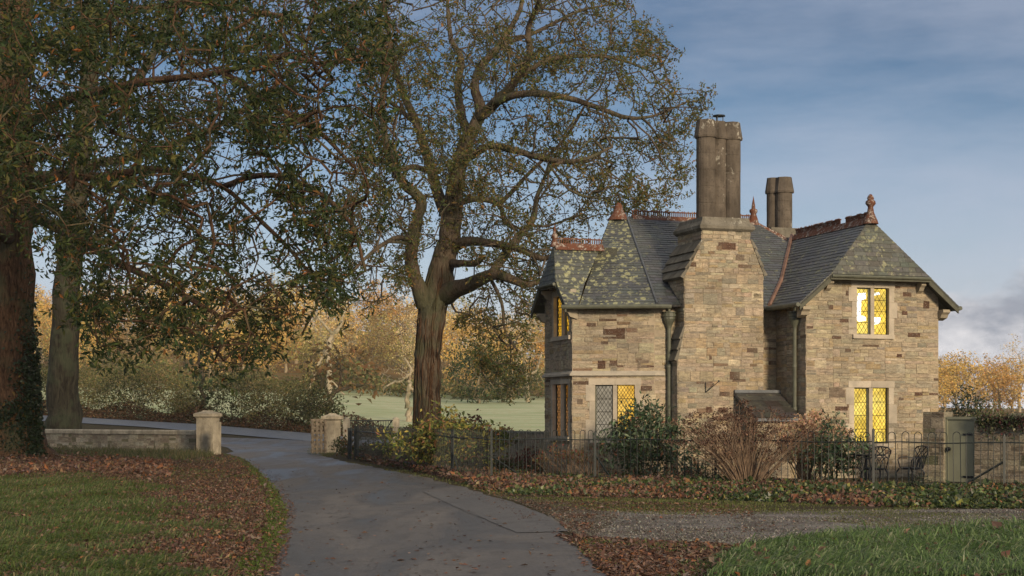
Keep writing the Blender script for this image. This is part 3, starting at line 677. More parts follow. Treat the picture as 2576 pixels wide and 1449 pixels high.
# ---- great chimney
def cu(px, py, v=VC): return hit(px, py, H(0, v, 0), HU)
prof = [cu(1705, 1225), cu(1705, 903), cu(1722, 822), cu(1722, 692), cu(1766, 606), cu(1766, 575), cu(1887, 575), cu(1887, 603), cu(1920, 690), cu(1920, 1225)]
prof[0] = (prof[0][0], -.05); prof[-1] = (prof[-1][0], -.05)
m = MB(); DEP = 1.45
segs = [[prof[0], prof[1], prof[8], prof[9]]]
zz_ = [prof[1][1], prof[2][1], prof[3][1], prof[4][1], prof[5][1]]
wall(m, H(0, VC, 0), HU, -HV, [prof[0], prof[9], (prof[9][0], prof[1][1]), prof[1]])
wall(m, H(0, VC, 0), HU, -HV, [prof[1], (prof[9][0], prof[1][1]), (prof[9][0], prof[2][1]), prof[2]], lrange=(.14, .5))
wall(m, H(0, VC, 0), HU, -HV, [prof[2], (prof[9][0], prof[2][1]), prof[8], prof[3]], lrange=(.14, .5))
wall(m, H(0, VC, 0), HU, -HV, [prof[3], prof[8], prof[7], prof[4]], lrange=(.14, .45))
wall(m, H(0, VC, 0), HU, -HV, [prof[4], prof[7], prof[6], prof[5]], lrange=(.14, .45))
for a, b in ((prof[0], prof[1]), (prof[2], prof[3]), (prof[4], prof[5])):
    wall(m, H(a[0], VC + DEP, 0), -HV, -HU, [(0, a[1]), (DEP, a[1]), (DEP, b[1]), (0, b[1])])
for a, b in ((prof[9], prof[8]), (prof[7], prof[6])):
    wall(m, H(a[0], VC, 0), HV, HU, [(0, a[1]), (DEP, a[1]), (DEP, b[1]), (0, b[1])])
accents(m, [(H(0, VC, 0), HU, -HV, [(1806, 610, 1850, 628, 0), (1835, 935, 1860, 955, 0), (1842, 953, 1875, 960, 0), (1792, 1040, 1842, 1057, 0), (1806, 1025, 1830, 1038, 0), (1775, 1023, 1790, 1038, 0), (1770, 608, 1805, 632, 1), (1890, 733, 1918, 755, 1), (1895, 738, 1915, 750, 1), (1850, 640, 1872, 655, 2), (1878, 875, 1905, 888, 0), (1783, 895, 1790, 912, 0), (1810, 985, 1835, 996, 0), (1830, 905, 1860, 920, 1)])])
chim = hb(m, 'chimney', M['stone'])
def slabs(a, b, n, mm, over=.06, dep0=-.05, dep1=DEP, th=.08):
    """overlapping weathering slabs on a sloping shoulder from low a to high b (u,z)"""
    a = np.array(a); b = np.array(b); d = (b - a); L_ = np.linalg.norm(d); d /= L_; nn = np.array([-d[1], d[0]]) * (1 if d[0] > 0 else -1)
    for k in range(n):
        s0 = L_ * k / n - over; s1 = L_ * (k + 1) / n
        p = [a + d * s0, a + d * s1, a + d * s1 + nn * th * .5, a + d * s0 + nn * (th + .015)]
        for (v0, v1) in ((dep0, dep0 + (dep1 - dep0) * .47), (dep0 + (dep1 - dep0) * .48, dep1)):
            c = np.array((.3, .28, .21)) * rng.uniform(.8, 1.2); mm.prism([H(q[0], VC + v0, q[1]) for q in p], HV * (v1 - v0), c)
m = MB()
slabs(prof[3], prof[4], 4, m, .1); hb(m, 'weathering_slabs', M['cap'], chim); m = MB(); slabs(prof[1], prof[2], 3, m, .05, -.03); hb(m, 'weathering_slabs', M['cap'], chim); m = MB(); slabs(prof[8], prof[7], 4, m, .06, -.03); hb(m, 'weathering_slabs', M['cap'], chim)
# cornice and plinth
ul, zc = cu(1766, 575); ur, _ = cu(1887, 575); uc = (ul + ur) / 2; vc_ = VC + DEP / 2; hw_, hd = (ur - ul) / 2, DEP / 2
def frust(mm, z0, z1, e0, e1, col=(.3, .27, .2)):
    V = [H(uc + sx * (hw_ + e), vc_ + sy * (hd + e), z) for z, e in ((z0, e0), (z1, e1)) for sx, sy in ((-1, -1), (1, -1), (1, 1), (-1, 1))]
    mm.add(V, [[0, 1, 5, 4], [1, 2, 6, 5], [2, 3, 7, 6], [3, 0, 4, 7], [4, 5, 6, 7], [3, 2, 1, 0]], col)
hd0 = hd; m = MB(); frust(m, zc - .06, zc + .01, .0, .085); frust(m, zc + .01, zc + .08, .085, .09); frust(m, zc + .08, zc + .2, .09, -.0); frust(m, zc + .2, zc + .30, .0, -.03)
hb(m, 'cornice', M['cap'], chim)
# flues
zf0 = zc + .27; vf = VC + .5
ua, ztop = hit(1776, 303, H(0, vf, 0), HU); us = .352; rf = .232
def flue(P, zt, r, parent, nring=5, seed=0):
    m = MB(); n = 20; z0 = P[2]; h = zt - z0; cap_h = .42; prof_ = []
    for k in range(nring):
        a = z0 + (h - cap_h) * k / nring; b = z0 + (h - cap_h) * (k + 1) / nring; rr = r * rng.uniform(.99, 1.008)
        prof_ += [(rr, a - z0 + .008), (rr, b - z0 - .006), (r * .975, b - z0)]
    m.lathe(P, prof_, n); o = hb(m, 'flue', M['chimney'], parent, False)
    m = MB(); zz = h - cap_h; m.lathe(P, [(r * .95, zz - .02), (r * 1.2, zz - .02), (r * 1.24, zz + .03), (r * 1.2, zz + .07), (r * .98, zz + cap_h - .06), (r * .96, zz + cap_h), (r * .7, zz + cap_h + .005), (r * .7, zz + cap_h - .1)], 8 if r > .2 else 12); hb(m, 'flue_cap', M['chimney'], parent)
    return o
for k in range(3): flue(H(ua + us * k, vf + (0, .07, .02)[k], zf0), ztop - .01 * k, rf * (1.04, .95, .98)[k], chim)
m = MB(); b = H(ua + us * 1.0, vf, ztop); 
for a in (0, 2.1, 4.2): m.tube([b + [.1 * math.cos(a), .1 * math.sin(a), -.08], b + [.1 * math.cos(a), .1 * math.sin(a), .12]], .012, 5)
m.lathe(b + UP * .11, [(.05, 0), (.16, .01), (.155, .035), (.06, .055), (.01, .06)], 14); hb(m, 'cowl', M['iron'], chim)
# iron hook and hatch roof
m = MB(); ah, zh_ = cu(1774, 962); p0 = H(ah, VC, zh_); m.tube([p0 - HV * .02, p0 - HV * .02 - UP * .25], .012, 5); m.tube([p0 - HV * .02 - UP * .25, H(*cu(1797, 962)[:1], VC - .25, zh_ + .02)], .010, 5); m.lathe(H(*cu(1797, 962)[:1], VC - .25, zh_), [(.02, 0), (.02, .05)], 6); hb(m, 'iron_bracket', M['iron'])
# small lean-to roof
la, lz = cu(1845, 988); lb2, _ = cu(1962, 990)
mm = MB(); T0 = H(la, VC - .03, lz); T1 = H(lb2 - .02, VC - .03, lz); B0 = H(la + .10, VC - 1.05, lz - .62); B1 = H(lb2 + .03, VC - 1.05, lz - .62)
tiles(mm, None, [B0, B1, T1, T0], .26, (.3, .5), .02, (.05, .045, .042)); lean = hb(mm, 'lean_to_roof', M['slate_d'])
m = MB(); m.prism([T0, T1, T1 + UP * .07, T0 + UP * .07], -HV * .05); m.prism([T0 - UP * .06, B0 - UP * .06, B0 + UP * .01, T0 + UP * .01], HU * .03); m.prism([B0 - UP * .08, B1 - UP * .08, B1 - UP * .01, B0 - UP * .01], HV * .04); hb(m, 'lean_to_trim', M['lead'], lean)
m = MB(); zb_ = lz - .70
wall(m, H(la + .22, VC - .85, 0), HU, -HV, [(0, -.05), (lb2 - la - .2, -.05), (lb2 - la - .2, zb_), (0, zb_)]); wall(m, H(la + .22, VC, 0), -HV, -HU, [(0, -.05), (.85, -.05), (.85, zb_), (0, zb_ + .45)])
hb(m, 'lean_to_wall', M['stone'])
# second chimney
m = MB(); v2 = 6.0; u2, zt2 = hit(1972, 447, H(0, v2, 0), HU); c2_ = MB(); c2_.box(H(u2 - .1, v2, 6.2), (.95, .7, 1.2), [HU, HV, UP], (.3, .27, .2)); ch2 = hb(c2_, 'chimney', M['cap'])
flue(H(u2, v2, 6.78), zt2, .235, ch2, 4); flue(H(u2 - .20, v2 + .26, 6.78), zt2 + .01, .19, ch2, 4)
# ridge tiles, cresting, finials
def ridge(a, b, gaps=(), crest=True, name='ridge_tiles'):
    a = np.array(a, float); b = np.array(b, float); d = b - a; L_ = np.linalg.norm(d); d /= L_; s = np.cross(d, UP); m = MB(); x = 0
    while x < L_:
        e = min(L_, x + .32); p = a + d * (x + .004); q = a + d * (e - .004); V = []
        for c in (p, q): V += [c + s * .16 - UP * .13, c + s * .03 + UP * .05, c - s * .03 + UP * .05, c - s * .16 - UP * .13]
        m.add(V, [[0, 1, 5, 4], [1, 2, 6, 5], [2, 3, 7, 6], [0, 3, 2, 1], [4, 5, 6, 7]]); x = e
    r = hb(m, name, M['terra']); m = MB(); x = .02
    if not crest: return r
    while x < L_ - .03:
        if not any(g0 < x < g1 for g0, g1 in gaps):
            c = a + d * x; m.tube([c + UP * .05, c + UP * .15], .017, 5); m.box(c + UP * .165, (.062, .04, .03), [d, s, UP])
            if rng.random() < .7: m.lathe(c + UP * .178, [(.018, 0), (.02, .012), (.006, .03)], 5)
        elif m.nv: hb(m, 'cresting', M['terra'], r); m = MB()
        x += .06
    hb(m, 'cresting', M['terra'], r); return r
ridge(R1 + HU * .15, R2); ridge(H(um, .2, ZR), H(um, 4.0, ZR), [(1.15, 1.38)]); ridge(gc - HU * .12 + UP * zr0, gc + HU * (s_t + .05) + UP * zr0); ridge(R2, H(2.3, VR - .7, 6.0), crest=False)
def finial(P, prof_, n=10):
    m = MB(); m.lathe(P, prof_, n); return hb(m, 'finial', M['terra'], None, True)
finial((R1 + R1L) / 2 - UP * .1, [(.30, 0), (.27, .05), (.17, .2), (.115, .3), (.1, .40), (.07, .42), (.06, .46), (.0, .48)])
finial(R2 + UP * 0, [(.17, -.1), (.12, .08), (.075, .22), (.11, .27), (.11, .33), (.05, .37), (.055, .4), (.0, .72)])
finial(gc - HU * .1 + UP * (zr0 - .05), [(.12, 0), (.09, .1), (.05, .2), (.085, .24), (.085, .3), (.04, .34), (.0, .62)])
finial(H(um, .12, ZR - .12), [(.2, 0), (.17, .1), (.09, .28), (.065, .42), (.09, .45), (.13, .5), (.12, .56), (.07, .6), (.09, .63), (.07, .68), (.03, .73), (.0, .74)])

# ------------------------------------------------------------ plants
def unit(v): return v / (np.linalg.norm(v, axis=-1, keepdims=True) + 1e-9)
def leaves(mb, P, size, aspect=.4, pal=((.1, .12, .04),), w=None, droop=.3, fold=.25, jit=.2, flatness=0.0):
    P = np.asarray(P, float); n = len(P)
    if n == 0: return
    d = unit(rng.normal(size=(n, 3))); d[:, 2] = d[:, 2] * (1 - flatness) - droop; d = unit(d)
    up = rng.normal(size=(n, 3)) * (1 - flatness * .8); up[:, 2] += 1.2 * flatness + .3; sd_ = unit(np.cross(d, up)); nn = np.cross(sd_, d)
    s = size * np.exp(rng.normal(0, jit, n))[:, None]
    A = P; B = P + d * s * .5 + sd_ * s * aspect * .5 + nn * s * aspect * fold; C = P + d * s; D = P + d * s * .5 - sd_ * s * aspect * .5 + nn * s * aspect * fold
    V = np.stack([A, B, C, D], 1).reshape(-1, 3); i = np.arange(n)[:, None] * 4
    Fq = np.stack([np.concatenate([i, i + 1, i + 2], 1), np.concatenate([i, i + 2, i + 3], 1)], 1).reshape(-1, 3)
    pal = np.array(pal); k = rng.choice(len(pal), n, p=w); c = np.clip(pal[k] * rng.uniform(.7, 1.3, (n, 1)) * (1 + rng.normal(0, .06, (n, 3))), .002, 1)
    mb.add(V, Fq, np.repeat(c, 2, 0))
def sprays(mb, P, per, size, aspect, pal, w, droop=.2, sg=.03, jit=.25):
    Q = np.repeat(P, per, 0); Q = Q + rng.normal(0, sg, Q.shape); leaves(mb, Q, size, aspect, pal, w, droop, .25, jit)
def catmull(P, per=4):
    P = np.asarray(P, float); Q = np.vstack([2 * P[0] - P[1], P, 2 * P[-1] - P[-2]]); o = []
    for k in range(1, len(Q) - 2):
        for t_ in np.linspace(0, 1, per, endpoint=False):
            a, b, c, d = Q[k - 1], Q[k], Q[k + 1], Q[k + 2]
            o.append(.5 * ((2 * b) + (-a + c) * t_ + (2 * a - 5 * b + 4 * c - d) * t_ ** 2 + (-a + 3 * b - 3 * c + d) * t_ ** 3))
    o.append(Q[-2]); return np.array(o)
def network(limbs, targets, step=.5, wig=.08, r0=.012, pw=.45, sides=(8, 5, 3), bias=None, rmax_new=.12, gnarl=.0):
    """grow fine branches from given limbs (points,radii) towards the targets; returns mesh builder, nodes, radii, tip counts"""
    cap = 400000; P = np.zeros((cap, 3)); par = np.full(cap, -1); fr = np.zeros(cap); n = 0
    for pts, rad in limbs:
        c = catmull(pts, 4); rr = np.interp(np.linspace(0, 1, len(c)), np.linspace(0, 1, len(rad)), rad)
        if gnarl: c[1:-1] += rng.normal(0, gnarl, (len(c) - 2, 3)) * rr[1:-1, None]
        pi = -1 if n == 0 else int(np.argmin(((P[:n] - c[0]) ** 2).sum(1)))
        for q, r_ in zip(c, rr): P[n] = q; par[n] = pi; fr[n] = r_; pi = n; n += 1
    nl = n; T = np.asarray(targets, float)
    if len(T):
        dmin = np.full(len(T), 1e9)
        for a in range(0, n, 200): dmin = np.minimum(dmin, np.sqrt(((T[:, None] - P[None, a:min(n, a + 200)]) ** 2).sum(-1)).min(1))
        for t_ in T[np.argsort(dmin)]:
            dd = ((P[:n] - t_) ** 2).sum(1); dd[:1] = 1e9
            k = int(np.argmin(dd)); L_ = math.sqrt(dd[k])
            if L_ < .1: continue
            m = max(1, int(L_ / step)); a = P[k].copy(); b = t_; mid = (a + b) / 2 + rng.normal(0, L_ * .12, 3); pi = k
            for q in range(1, m + 1):
                s = q / m; c = a * (1 - s) ** 2 + 2 * mid * s * (1 - s) + b * s * s
                if q < m: c = c + rng.normal(0, wig, 3)
                P[n] = c; par[n] = pi; pi = n; n += 1
    P = P[:n]; par = par[:n]; fr = fr[:n]; cnt = np.zeros(n); ch = [[] for _ in range(n)]
    for k in range(n):
        if par[k] >= 0: ch[par[k]].append(k)
    for k in range(n - 1, -1, -1):
        if not ch[k]: cnt[k] = 1
        if par[k] >= 0: cnt[par[k]] += cnt[k]
    R = np.minimum(r0 * cnt ** pw, rmax_new)
    for k in range(nl, n): 
        if par[k] >= 0 and par[k] < nl: R[k] = min(R[k], fr[par[k]] * .8)
    R = np.where(fr > 0, fr, R)
    for k in range(nl, n): R[k] = min(R[k], R[par[k]])
    mb = MB(); starts = [0]
    while starts:
        k = starts.pop(); chain = [k] if par[k] < 0 else [par[k], k]
        while ch[k]:
            o = sorted(ch[k], key=lambda q: -R[q] - (10 if fr[q] > 0 and q == k + 1 else 0)); starts += o[1:]; k = o[0]; chain.append(k)
        pp = P[chain]; rr = R[chain].copy()
        if len(chain) < 2: continue
        if par[chain[0]] >= 0 or chain[0] != 0: rr[0] = min(rr[0], rr[1] * 1.25)
        sd_ = sides[0] if rr.max() > .09 else sides[1] if rr.max() > .03 else sides[2]
        mb.tube(pp, rr, sd_, cap=False)
    return mb, P, R, cnt
def in_poly(p, poly):
    x, y = p; r = False; j = len(poly) - 1
    for i in range(len(poly)):
        if (poly[i][1] > y) != (poly[j][1] > y) and x < (poly[j][0] - poly[i][0]) * (y - poly[i][1]) / (poly[j][1] - poly[i][1]) + poly[i][0]: r = not r
        j = i
    return r
def samp(poly, n, y0, y1):
    """points spread through a crown outline, each at its own depth"""
    a = np.array(poly); o = []
    while len(o) < n:
        p = (rng.uniform(a[:, 0].min(), a[:, 0].max()), rng.uniform(a[:, 1].min(), a[:, 1].max()))
        if in_poly(p, poly): o.append(W(p[0], p[1], rng.uniform(y0, y1)))
    return np.array(o)
def spread(P, R, cnt, per, maxr, sig):
    k = np.where((R <= maxr))[0]; q = np.repeat(P[k], per, 0); return q + rng.normal(0, sig, q.shape)
def limb(pts, Y, rad):
    """pts (px,py[,dY]), radii in survey px"""
    out_ = [W(p[0], p[1], Y + (p[2] if len(p) > 2 else 0)) for p in pts]; return np.array(out_), [r_ * Y / F for r_ in rad]
OLIVE = ((.10, .115, .034), (.15, .135, .04), (.19, .13, .045), (.07, .095, .03), (.27, .15, .05)); OW = (.3, .25, .18, .22, .05)
def flare(m, base, r, h=.9, n=14):
    pr = [(r * 1.5, -.15), (r * 1.28, .12), (r * 1.1, .4), (r * 1.0, h)]; V = []; a = np.linspace(0, 2 * np.pi, n, endpoint=False); f = 1 + .14 * np.sin(a * 3 + 1) + .1 * np.sin(a * 5)
    for k, (rr, z) in enumerate(pr):
        ff = 1 + (f - 1) * (1.2 - k * .38); V.append(np.column_stack([rr * ff * np.cos(a), rr * ff * np.sin(a), np.full(n, z)]))
    V = np.concatenate(V) + base; i = np.arange(3)[:, None] * n; j = np.arange(n)[None]; k = (j + 1) % n
    m.add(V, np.stack([i + j, i + k, i + n + k, i + n + j], -1).reshape(-1, 4))
# ---- the big spreading oak behind the garden
Y1 = 62
t1 = [limb([(1076, 1160), (1074, 1050), (1076, 960), (1080, 870), (1088, 790), (1104, 720), (1120, 640), (1134, 570), (1140, 515)], Y1, [40, 35, 33, 33, 35, 36, 31, 28, 25]),
 limb([(1075, 770), (1050, 720, -.5), (1036, 660, -1), (1040, 600, -1.5), (1052, 543, -2), (1058, 500, -2.2), (1014, 460, -2.6), (990, 415, -3), (968, 346, -3), (962, 247, -3), (968, 148, -3), (950, 20, -3)], Y1, [26, 20, 17, 15, 14, 14, 12, 11, 9, 8, 7, 5]),
 limb([(1134, 560), (1105, 494, 1), (1086, 430, 1.5), (1066, 365, 2), (1046, 306, 2), (1010, 225, 2), (985, 123, 1), (965, -10, 0)], Y1, [20, 15, 13, 12, 11, 9, 7, 5]),
 limb([(1138, 530), (1150, 440), (1162, 390), (1180, 345), (1209, 281), (1194, 217), (1209, 168, 1), (1255, 114, 2), (1308, 25, 3), (1320, -60, 3)], Y1, [26, 20, 19, 18, 14, 11, 10, 8, 6, 4]),
 limb([(1200, 300), (1259, 247, -1), (1300, 197, -2), (1333, 138, -3), (1328, 80, -3), (1357, 0, -4)], Y1, [15, 14, 10, 9, 7, 5]),
 limb([(1245, 258, -1), (1300, 238, -2), (1357, 236, -2.5), (1431, 247, -3), (1505, 271, -3), (1580, 296, -3), (1650, 290, -3), (1730, 255, -3)], Y1, [11, 9, 8, 7, 6, 5, 3, 2]),
 limb([(1178, 340), (1160, 280, 2), (1152, 212, 3), (1160, 148, 4), (1135, 99, 5), (1125, 0, 6)], Y1, [14, 11, 10, 9, 7, 5]),
 limb([(1158, 410), (1195, 385, -1), (1234, 367, -2), (1298, 380, -3), (1382, 402, -4), (1456, 405, -5), (1540, 370, -5)], Y1, [12, 10, 9, 8, 7, 5, 3]),
 limb([(1140, 620), (1180, 607, -1), (1239, 612, -2), (1308, 627, -3), (1362, 650, -3.5), (1400, 640, -4)], Y1, [17, 12, 10, 9, 7, 5]),
 limb([(1110, 740), (1155, 725, -1), (1205, 704, -2), (1245, 690, -2.5), (1285, 702, -3), (1325, 716, -3), (1365, 705, -3)], Y1, [30, 22, 17, 14, 11, 8, 6]),
 limb([(1235, 690, -2.5), (1268, 645, -2), (1300, 600, -1.5), (1340, 555, -1), (1350, 500, 0), (1372, 440, 0)], Y1, [12, 10, 9, 8, 6, 4]),
 limb([(1125, 665), (1160, 662, -1), (1195, 663, -1.5), (1218, 645, -2)], Y1, [14, 9, 9, 6]),
 limb([(1142, 515), (1200, 500, 2), (1255, 515, 3), (1268, 560, 3)], Y1, [10, 8, 7, 5]),
 limb([(1255, 515, 3), (1300, 470, 3), (1336, 430, 3), (1420, 350, 3), (1480, 250, 2)], Y1, [7, 6, 5, 4, 3]),
 limb([(1086, 430, 1.5), (1040, 420, 0), (1000, 425, -1), (950, 400, -2), (900, 405, -3)], Y1, [8, 7, 6, 5, 3]),
 limb([(1300, 197, -2), (1380, 150, -2), (1480, 140, -1), (1560, 150, 0), (1640, 180, 0)], Y1, [7, 6, 5, 4, 2]),
 limb([(1259, 114, 2), (1350, 80, 3), (1450, 30, 4), (1540, 10, 4)], Y1, [6, 5, 4, 2]),
 limb([(1046, 306, 2), (1010, 280, 3), (950, 220, 4), (920, 120, 4), (900, 30, 4)], Y1, [8, 6, 5, 4, 3]),
 limb([(1040, 600, -1.5), (990, 600, -3), (930, 640, -5), (880, 690, -6)], Y1, [7, 6, 4, 3]),
 limb([(1234, 700, -2), (1262, 760, -3), (1270, 830, -3), (1300, 880, -4)], Y1, [5, 4, 3, 2])]
env1 = [(900, -60), (1590, -60), (1600, 40), (1690, 95), (1690, 200), (1780, 230), (1772, 300), (1725, 330), (1745, 470), (1650, 560), (1500, 560), (1480, 610), (1380, 640), (1370, 760), (1350, 900), (1230, 860), (1140, 800), (1200, 730), (1160, 600), (1060, 620), (1000, 760), (900, 800), (850, 600), (870, 200)]
tg = samp(env1, 2500, 55.5, 69)
tg = np.concatenate([tg, samp([(1180, 800), (1300, 780), (1350, 960), (1280, 1010), (1200, 950)], 50, 58, 62), samp([(1080, 420), (1160, 400), (1180, 620), (1110, 640)], 60, 60, 63)])
nb, P, R, cnt = network(t1, tg, .45, .10, .016, .45, rmax_new=.13, gnarl=.07); flare(nb, W(1076, 1148, Y1) * [1, 1, 0], .54)
oak = empty('oak_tree', tuple(W(1076, 1048, Y1) * [1, 1, 0])); ol = np.array(oak.location)
tag(oak, 'tall spreading oak with thick forked trunk and thinning bronze leaves left of the lodge', 'tree')
def childof(mb, name, mat, par, smooth=False):
    o = mb.build(name, mat, None, smooth); o.parent = par; o.location = -np.array(par.location) if par.parent is None else (0, 0, 0); return o
childof(nb, 'trunk', M['bark'], oak, True)
m = MB(); L_ = spread(P, R, cnt, 11, .024, .20); cl_ = np.sin(L_[:, 0] * 1.3 + L_[:, 2] * .9) + np.sin(L_[:, 2] * 1.7 - L_[:, 1] * .5) + np.sin(L_[:, 1] * .9 + L_[:, 0] * 1.7); L_ = L_[rng.random(len(L_)) < np.clip(.52 + .34 * cl_, .12, 1)]
sprays(m, L_, 7, .115, .45, OLIVE, OW, .15, .05)
# climbing stems and ivy on the trunk are modelled with the crown's leaves
childof(m, 'crown', M['leafdull'], oak)
m = MB()
for k in range(16):
    a0 = rng.uniform(math.pi, 2 * math.pi); zz = np.linspace(0, rng.uniform(4, 8), 22); cl = t1[0][0]; cz = np.interp(zz, cl[:, 2], cl[:, 0]); rr = np.interp(zz, cl[:, 2], np.array(t1[0][1])) + .015
    aa = a0 + np.cumsum(rng.normal(0, .07, 22)); m.tube(np.column_stack([cz + rr * np.cos(aa), Y1 + rr * np.sin(aa), zz]), rng.uniform(.014, .03), 4, cap=False)
childof(m, 'climbing_stems', M['barkred'], oak)

# ---- the sweet chestnut filling the upper left
Y2 = 58
t2 = [limb([(22, 1170), (22, 1050), (20, 850), (18, 650), (22, 450), (30, 250), (40, 50), (50, -120)], Y2, [82, 74, 70, 66, 60, 50, 42, 34]),
 limb([(40, 470), (140, 440, -2), (260, 445, -4), (380, 425, -6), (470, 440, -8), (560, 470, -9), (640, 540, -10), (700, 600, -10)], Y2, [20, 15, 11, 9, 7, 5, 4, 3]),
 limb([(40, 330), (150, 260, -2), (280, 220, -5), (420, 200, -8), (560, 180, -10), (720, 140, -12)], Y2, [18, 13, 10, 8, 6, 4]),
 limb([(45, 150), (200, 60, 0), (380, 20, -2), (560, 15, -4), (740, 50, -6)], Y2, [16, 12, 9, 7, 5]),
 limb([(30, 520), (120, 560, -6), (260, 640, -11), (420, 720, -14), (560, 800, -16)], Y2, [15, 12, 9, 6, 4]),
 limb([(560, 180, -10), (680, 260, -11), (800, 330, -12), (900, 430, -12)], Y2, [7, 6, 5, 3]),
 limb([(560, 470, -9), (660, 440, -11), (780, 470, -13), (880, 560, -14), (920, 680, -14)], Y2, [7, 6, 5, 4, 3]),
 limb([(30, 600), (-60, 560, -8), (-120, 500, -14)], Y2, [18, 12, 6]),
 limb([(640, 540, -10), (740, 640, -12), (800, 740, -13), (760, 840, -13)], Y2, [5, 4, 3, 2]),
 limb([(720, 140, -12), (820, 160, -12), (940, 130, -11), (1010, 90, -10)], Y2, [5, 4, 3, 2])]
dense = [(-120, -100), (900, -100), (900, 120), (800, 330), (560, 360), (480, 500), (320, 640), (180, 640), (100, 540), (-120, 540)]
mid = [(560, 300), (1000, -80), (1010, 200), (1000, 440), (940, 640), (880, 800), (800, 740), (780, 560), (620, 420)]
lowp = [(100, 600), (330, 660), (520, 640), (700, 690), (880, 720), (880, 800), (780, 760), (700, 900), (560, 940), (440, 850), (260, 900), (180, 760)]
tg = np.concatenate([samp(dense, 1900, 34, 58), samp(mid, 520, 38, 52), samp(lowp, 420, 36, 50), samp([(420, 460), (760, 420), (900, 560), (860, 720), (560, 700), (400, 620)], 260, 38, 54)])
nb, P, R, cnt = network(t2, tg, .45, .09, .012, .44, rmax_new=.10, gnarl=.08); flare(nb, W(22, 1048, Y2) * [1, 1, 0] + [0, 0, .05], 1.15, 1.3, 18)
che = empty('chestnut_tree', tuple(W(22, 1048, Y2) * [1, 1, 0])); tag(che, 'massive chestnut tree at the left edge with ivy clad furrowed trunk and dense leaves coloured dark for shade', 'tree')
childof(nb, 'trunk', M['barkred'], che, True)
m = MB(); L_ = spread(P, R, cnt, 7, .024, .27); cl_ = np.sin(L_[:, 0] * 1.9 + L_[:, 2] * .8) + np.sin(L_[:, 2] * 2.3 - L_[:, 1] * .6) + np.sin(L_[:, 1] * 1.3 + L_[:, 0]); L_ = L_[rng.random(len(L_)) < np.clip(.46 + .38 * cl_, .05, 1)]; L_ = L_[rng.random(len(L_)) < np.clip(1.15 - (L_[:, 0] / L_[:, 1] * F + CX) / 1700, .42, 1)]
sprays(m, L_, 8, .175, .34, ((.020, .036, .011), (.034, .055, .014), (.060, .074, .018), (.11, .105, .026), (.24, .10, .028)), (.34, .3, .2, .14, .02), .3, .06)  # leaf palette lowered to stand in for shade falling on this crown
childof(m, 'crown', M['leaf'], che)
m = MB(); n_ = 5200; zz = np.abs(rng.normal(0, 2.2, n_)); aa = rng.normal(5.9, .33, n_) + .0 * zz; k2 = rng.random(n_) < .3; aa[k2] = rng.uniform(4.0, 6.2, k2.sum()); zz[k2] = rng.uniform(0, 2.0, k2.sum())
cl = t2[0][0]; cxx = np.interp(zz, cl[:, 2], cl[:, 0]); rr = np.interp(zz, cl[:, 2], np.array(t2[0][1])) + .06 + np.clip(.4 - zz, 0, 1) * .5
leaves(m, np.column_stack([cxx + rr * np.cos(aa), Y2 + rr * np.sin(aa), zz + .05]), .13, .8, ((.02, .035, .016), (.03, .05, .02), (.05, .075, .04), (.16, .09, .02)), (.4, .38, .18, .04), .5)
childof(m, 'ivy', M['glossleaf'], che)
# ---- grey trunk behind
Y3 = 80
t3 = [limb([(160, 1085), (160, 980), (163, 850), (170, 700), (186, 550), (212, 300), (232, 60), (240, -120)], Y3, [48, 40, 36, 34, 30, 25, 20, 16]),
 limb([(165, 640), (235, 600, 1), (270, 560, 2), (330, 440, 2), (380, 330, 2)], Y3, [12, 10, 9, 7, 5]),
 limb([(212, 300), (300, 240, 2), (360, 180, 3), (420, 60, 4), (480, -60, 4)], Y3, [14, 12, 11, 9, 7]),
 limb([(200, 420), (380, 380, 3), (520, 330, 4), (650, 250, 5), (760, 150, 5)], Y3, [12, 10, 8, 6, 3]),
 limb([(175, 560), (100, 480, 2), (60, 350, 3), (40, 200, 3)], Y3, [10, 8, 6, 4]),
 limb([(232, 60), (180, -20), (120, -90)], Y3, [10, 8, 6])]
tg = np.concatenate([samp([(20, -80), (840, -80), (800, 250), (620, 420), (500, 560), (260, 640), (120, 620), (20, 400)], 900, 73, 88)])
nb, P, R, cnt = network(t3, tg, .6, .1, .014, .44, gnarl=.08); flare(nb, np.array([W(160, 1048, Y3)[0], Y3, Z(W(160, 1048, Y3)[0], Y3)]), .8, 1.2)
gry = empty('beech_tree', tuple(W(160, 1048, Y3) * [1, 1, 0])); tag(gry, 'lichen grey trunked tree standing behind the low wall, right of the ivy clad trunk', 'tree')
childof(nb, 'trunk', M['barkgrey'], gry, True); m = MB(); leaves(m, spread(P, R, cnt, 3, .024, .33), .26, .42, ((.035, .045, .014), (.055, .06, .018), (.09, .06, .02)), (.45, .4, .15), .3); childof(m, 'crown', M['leaf'], gry)

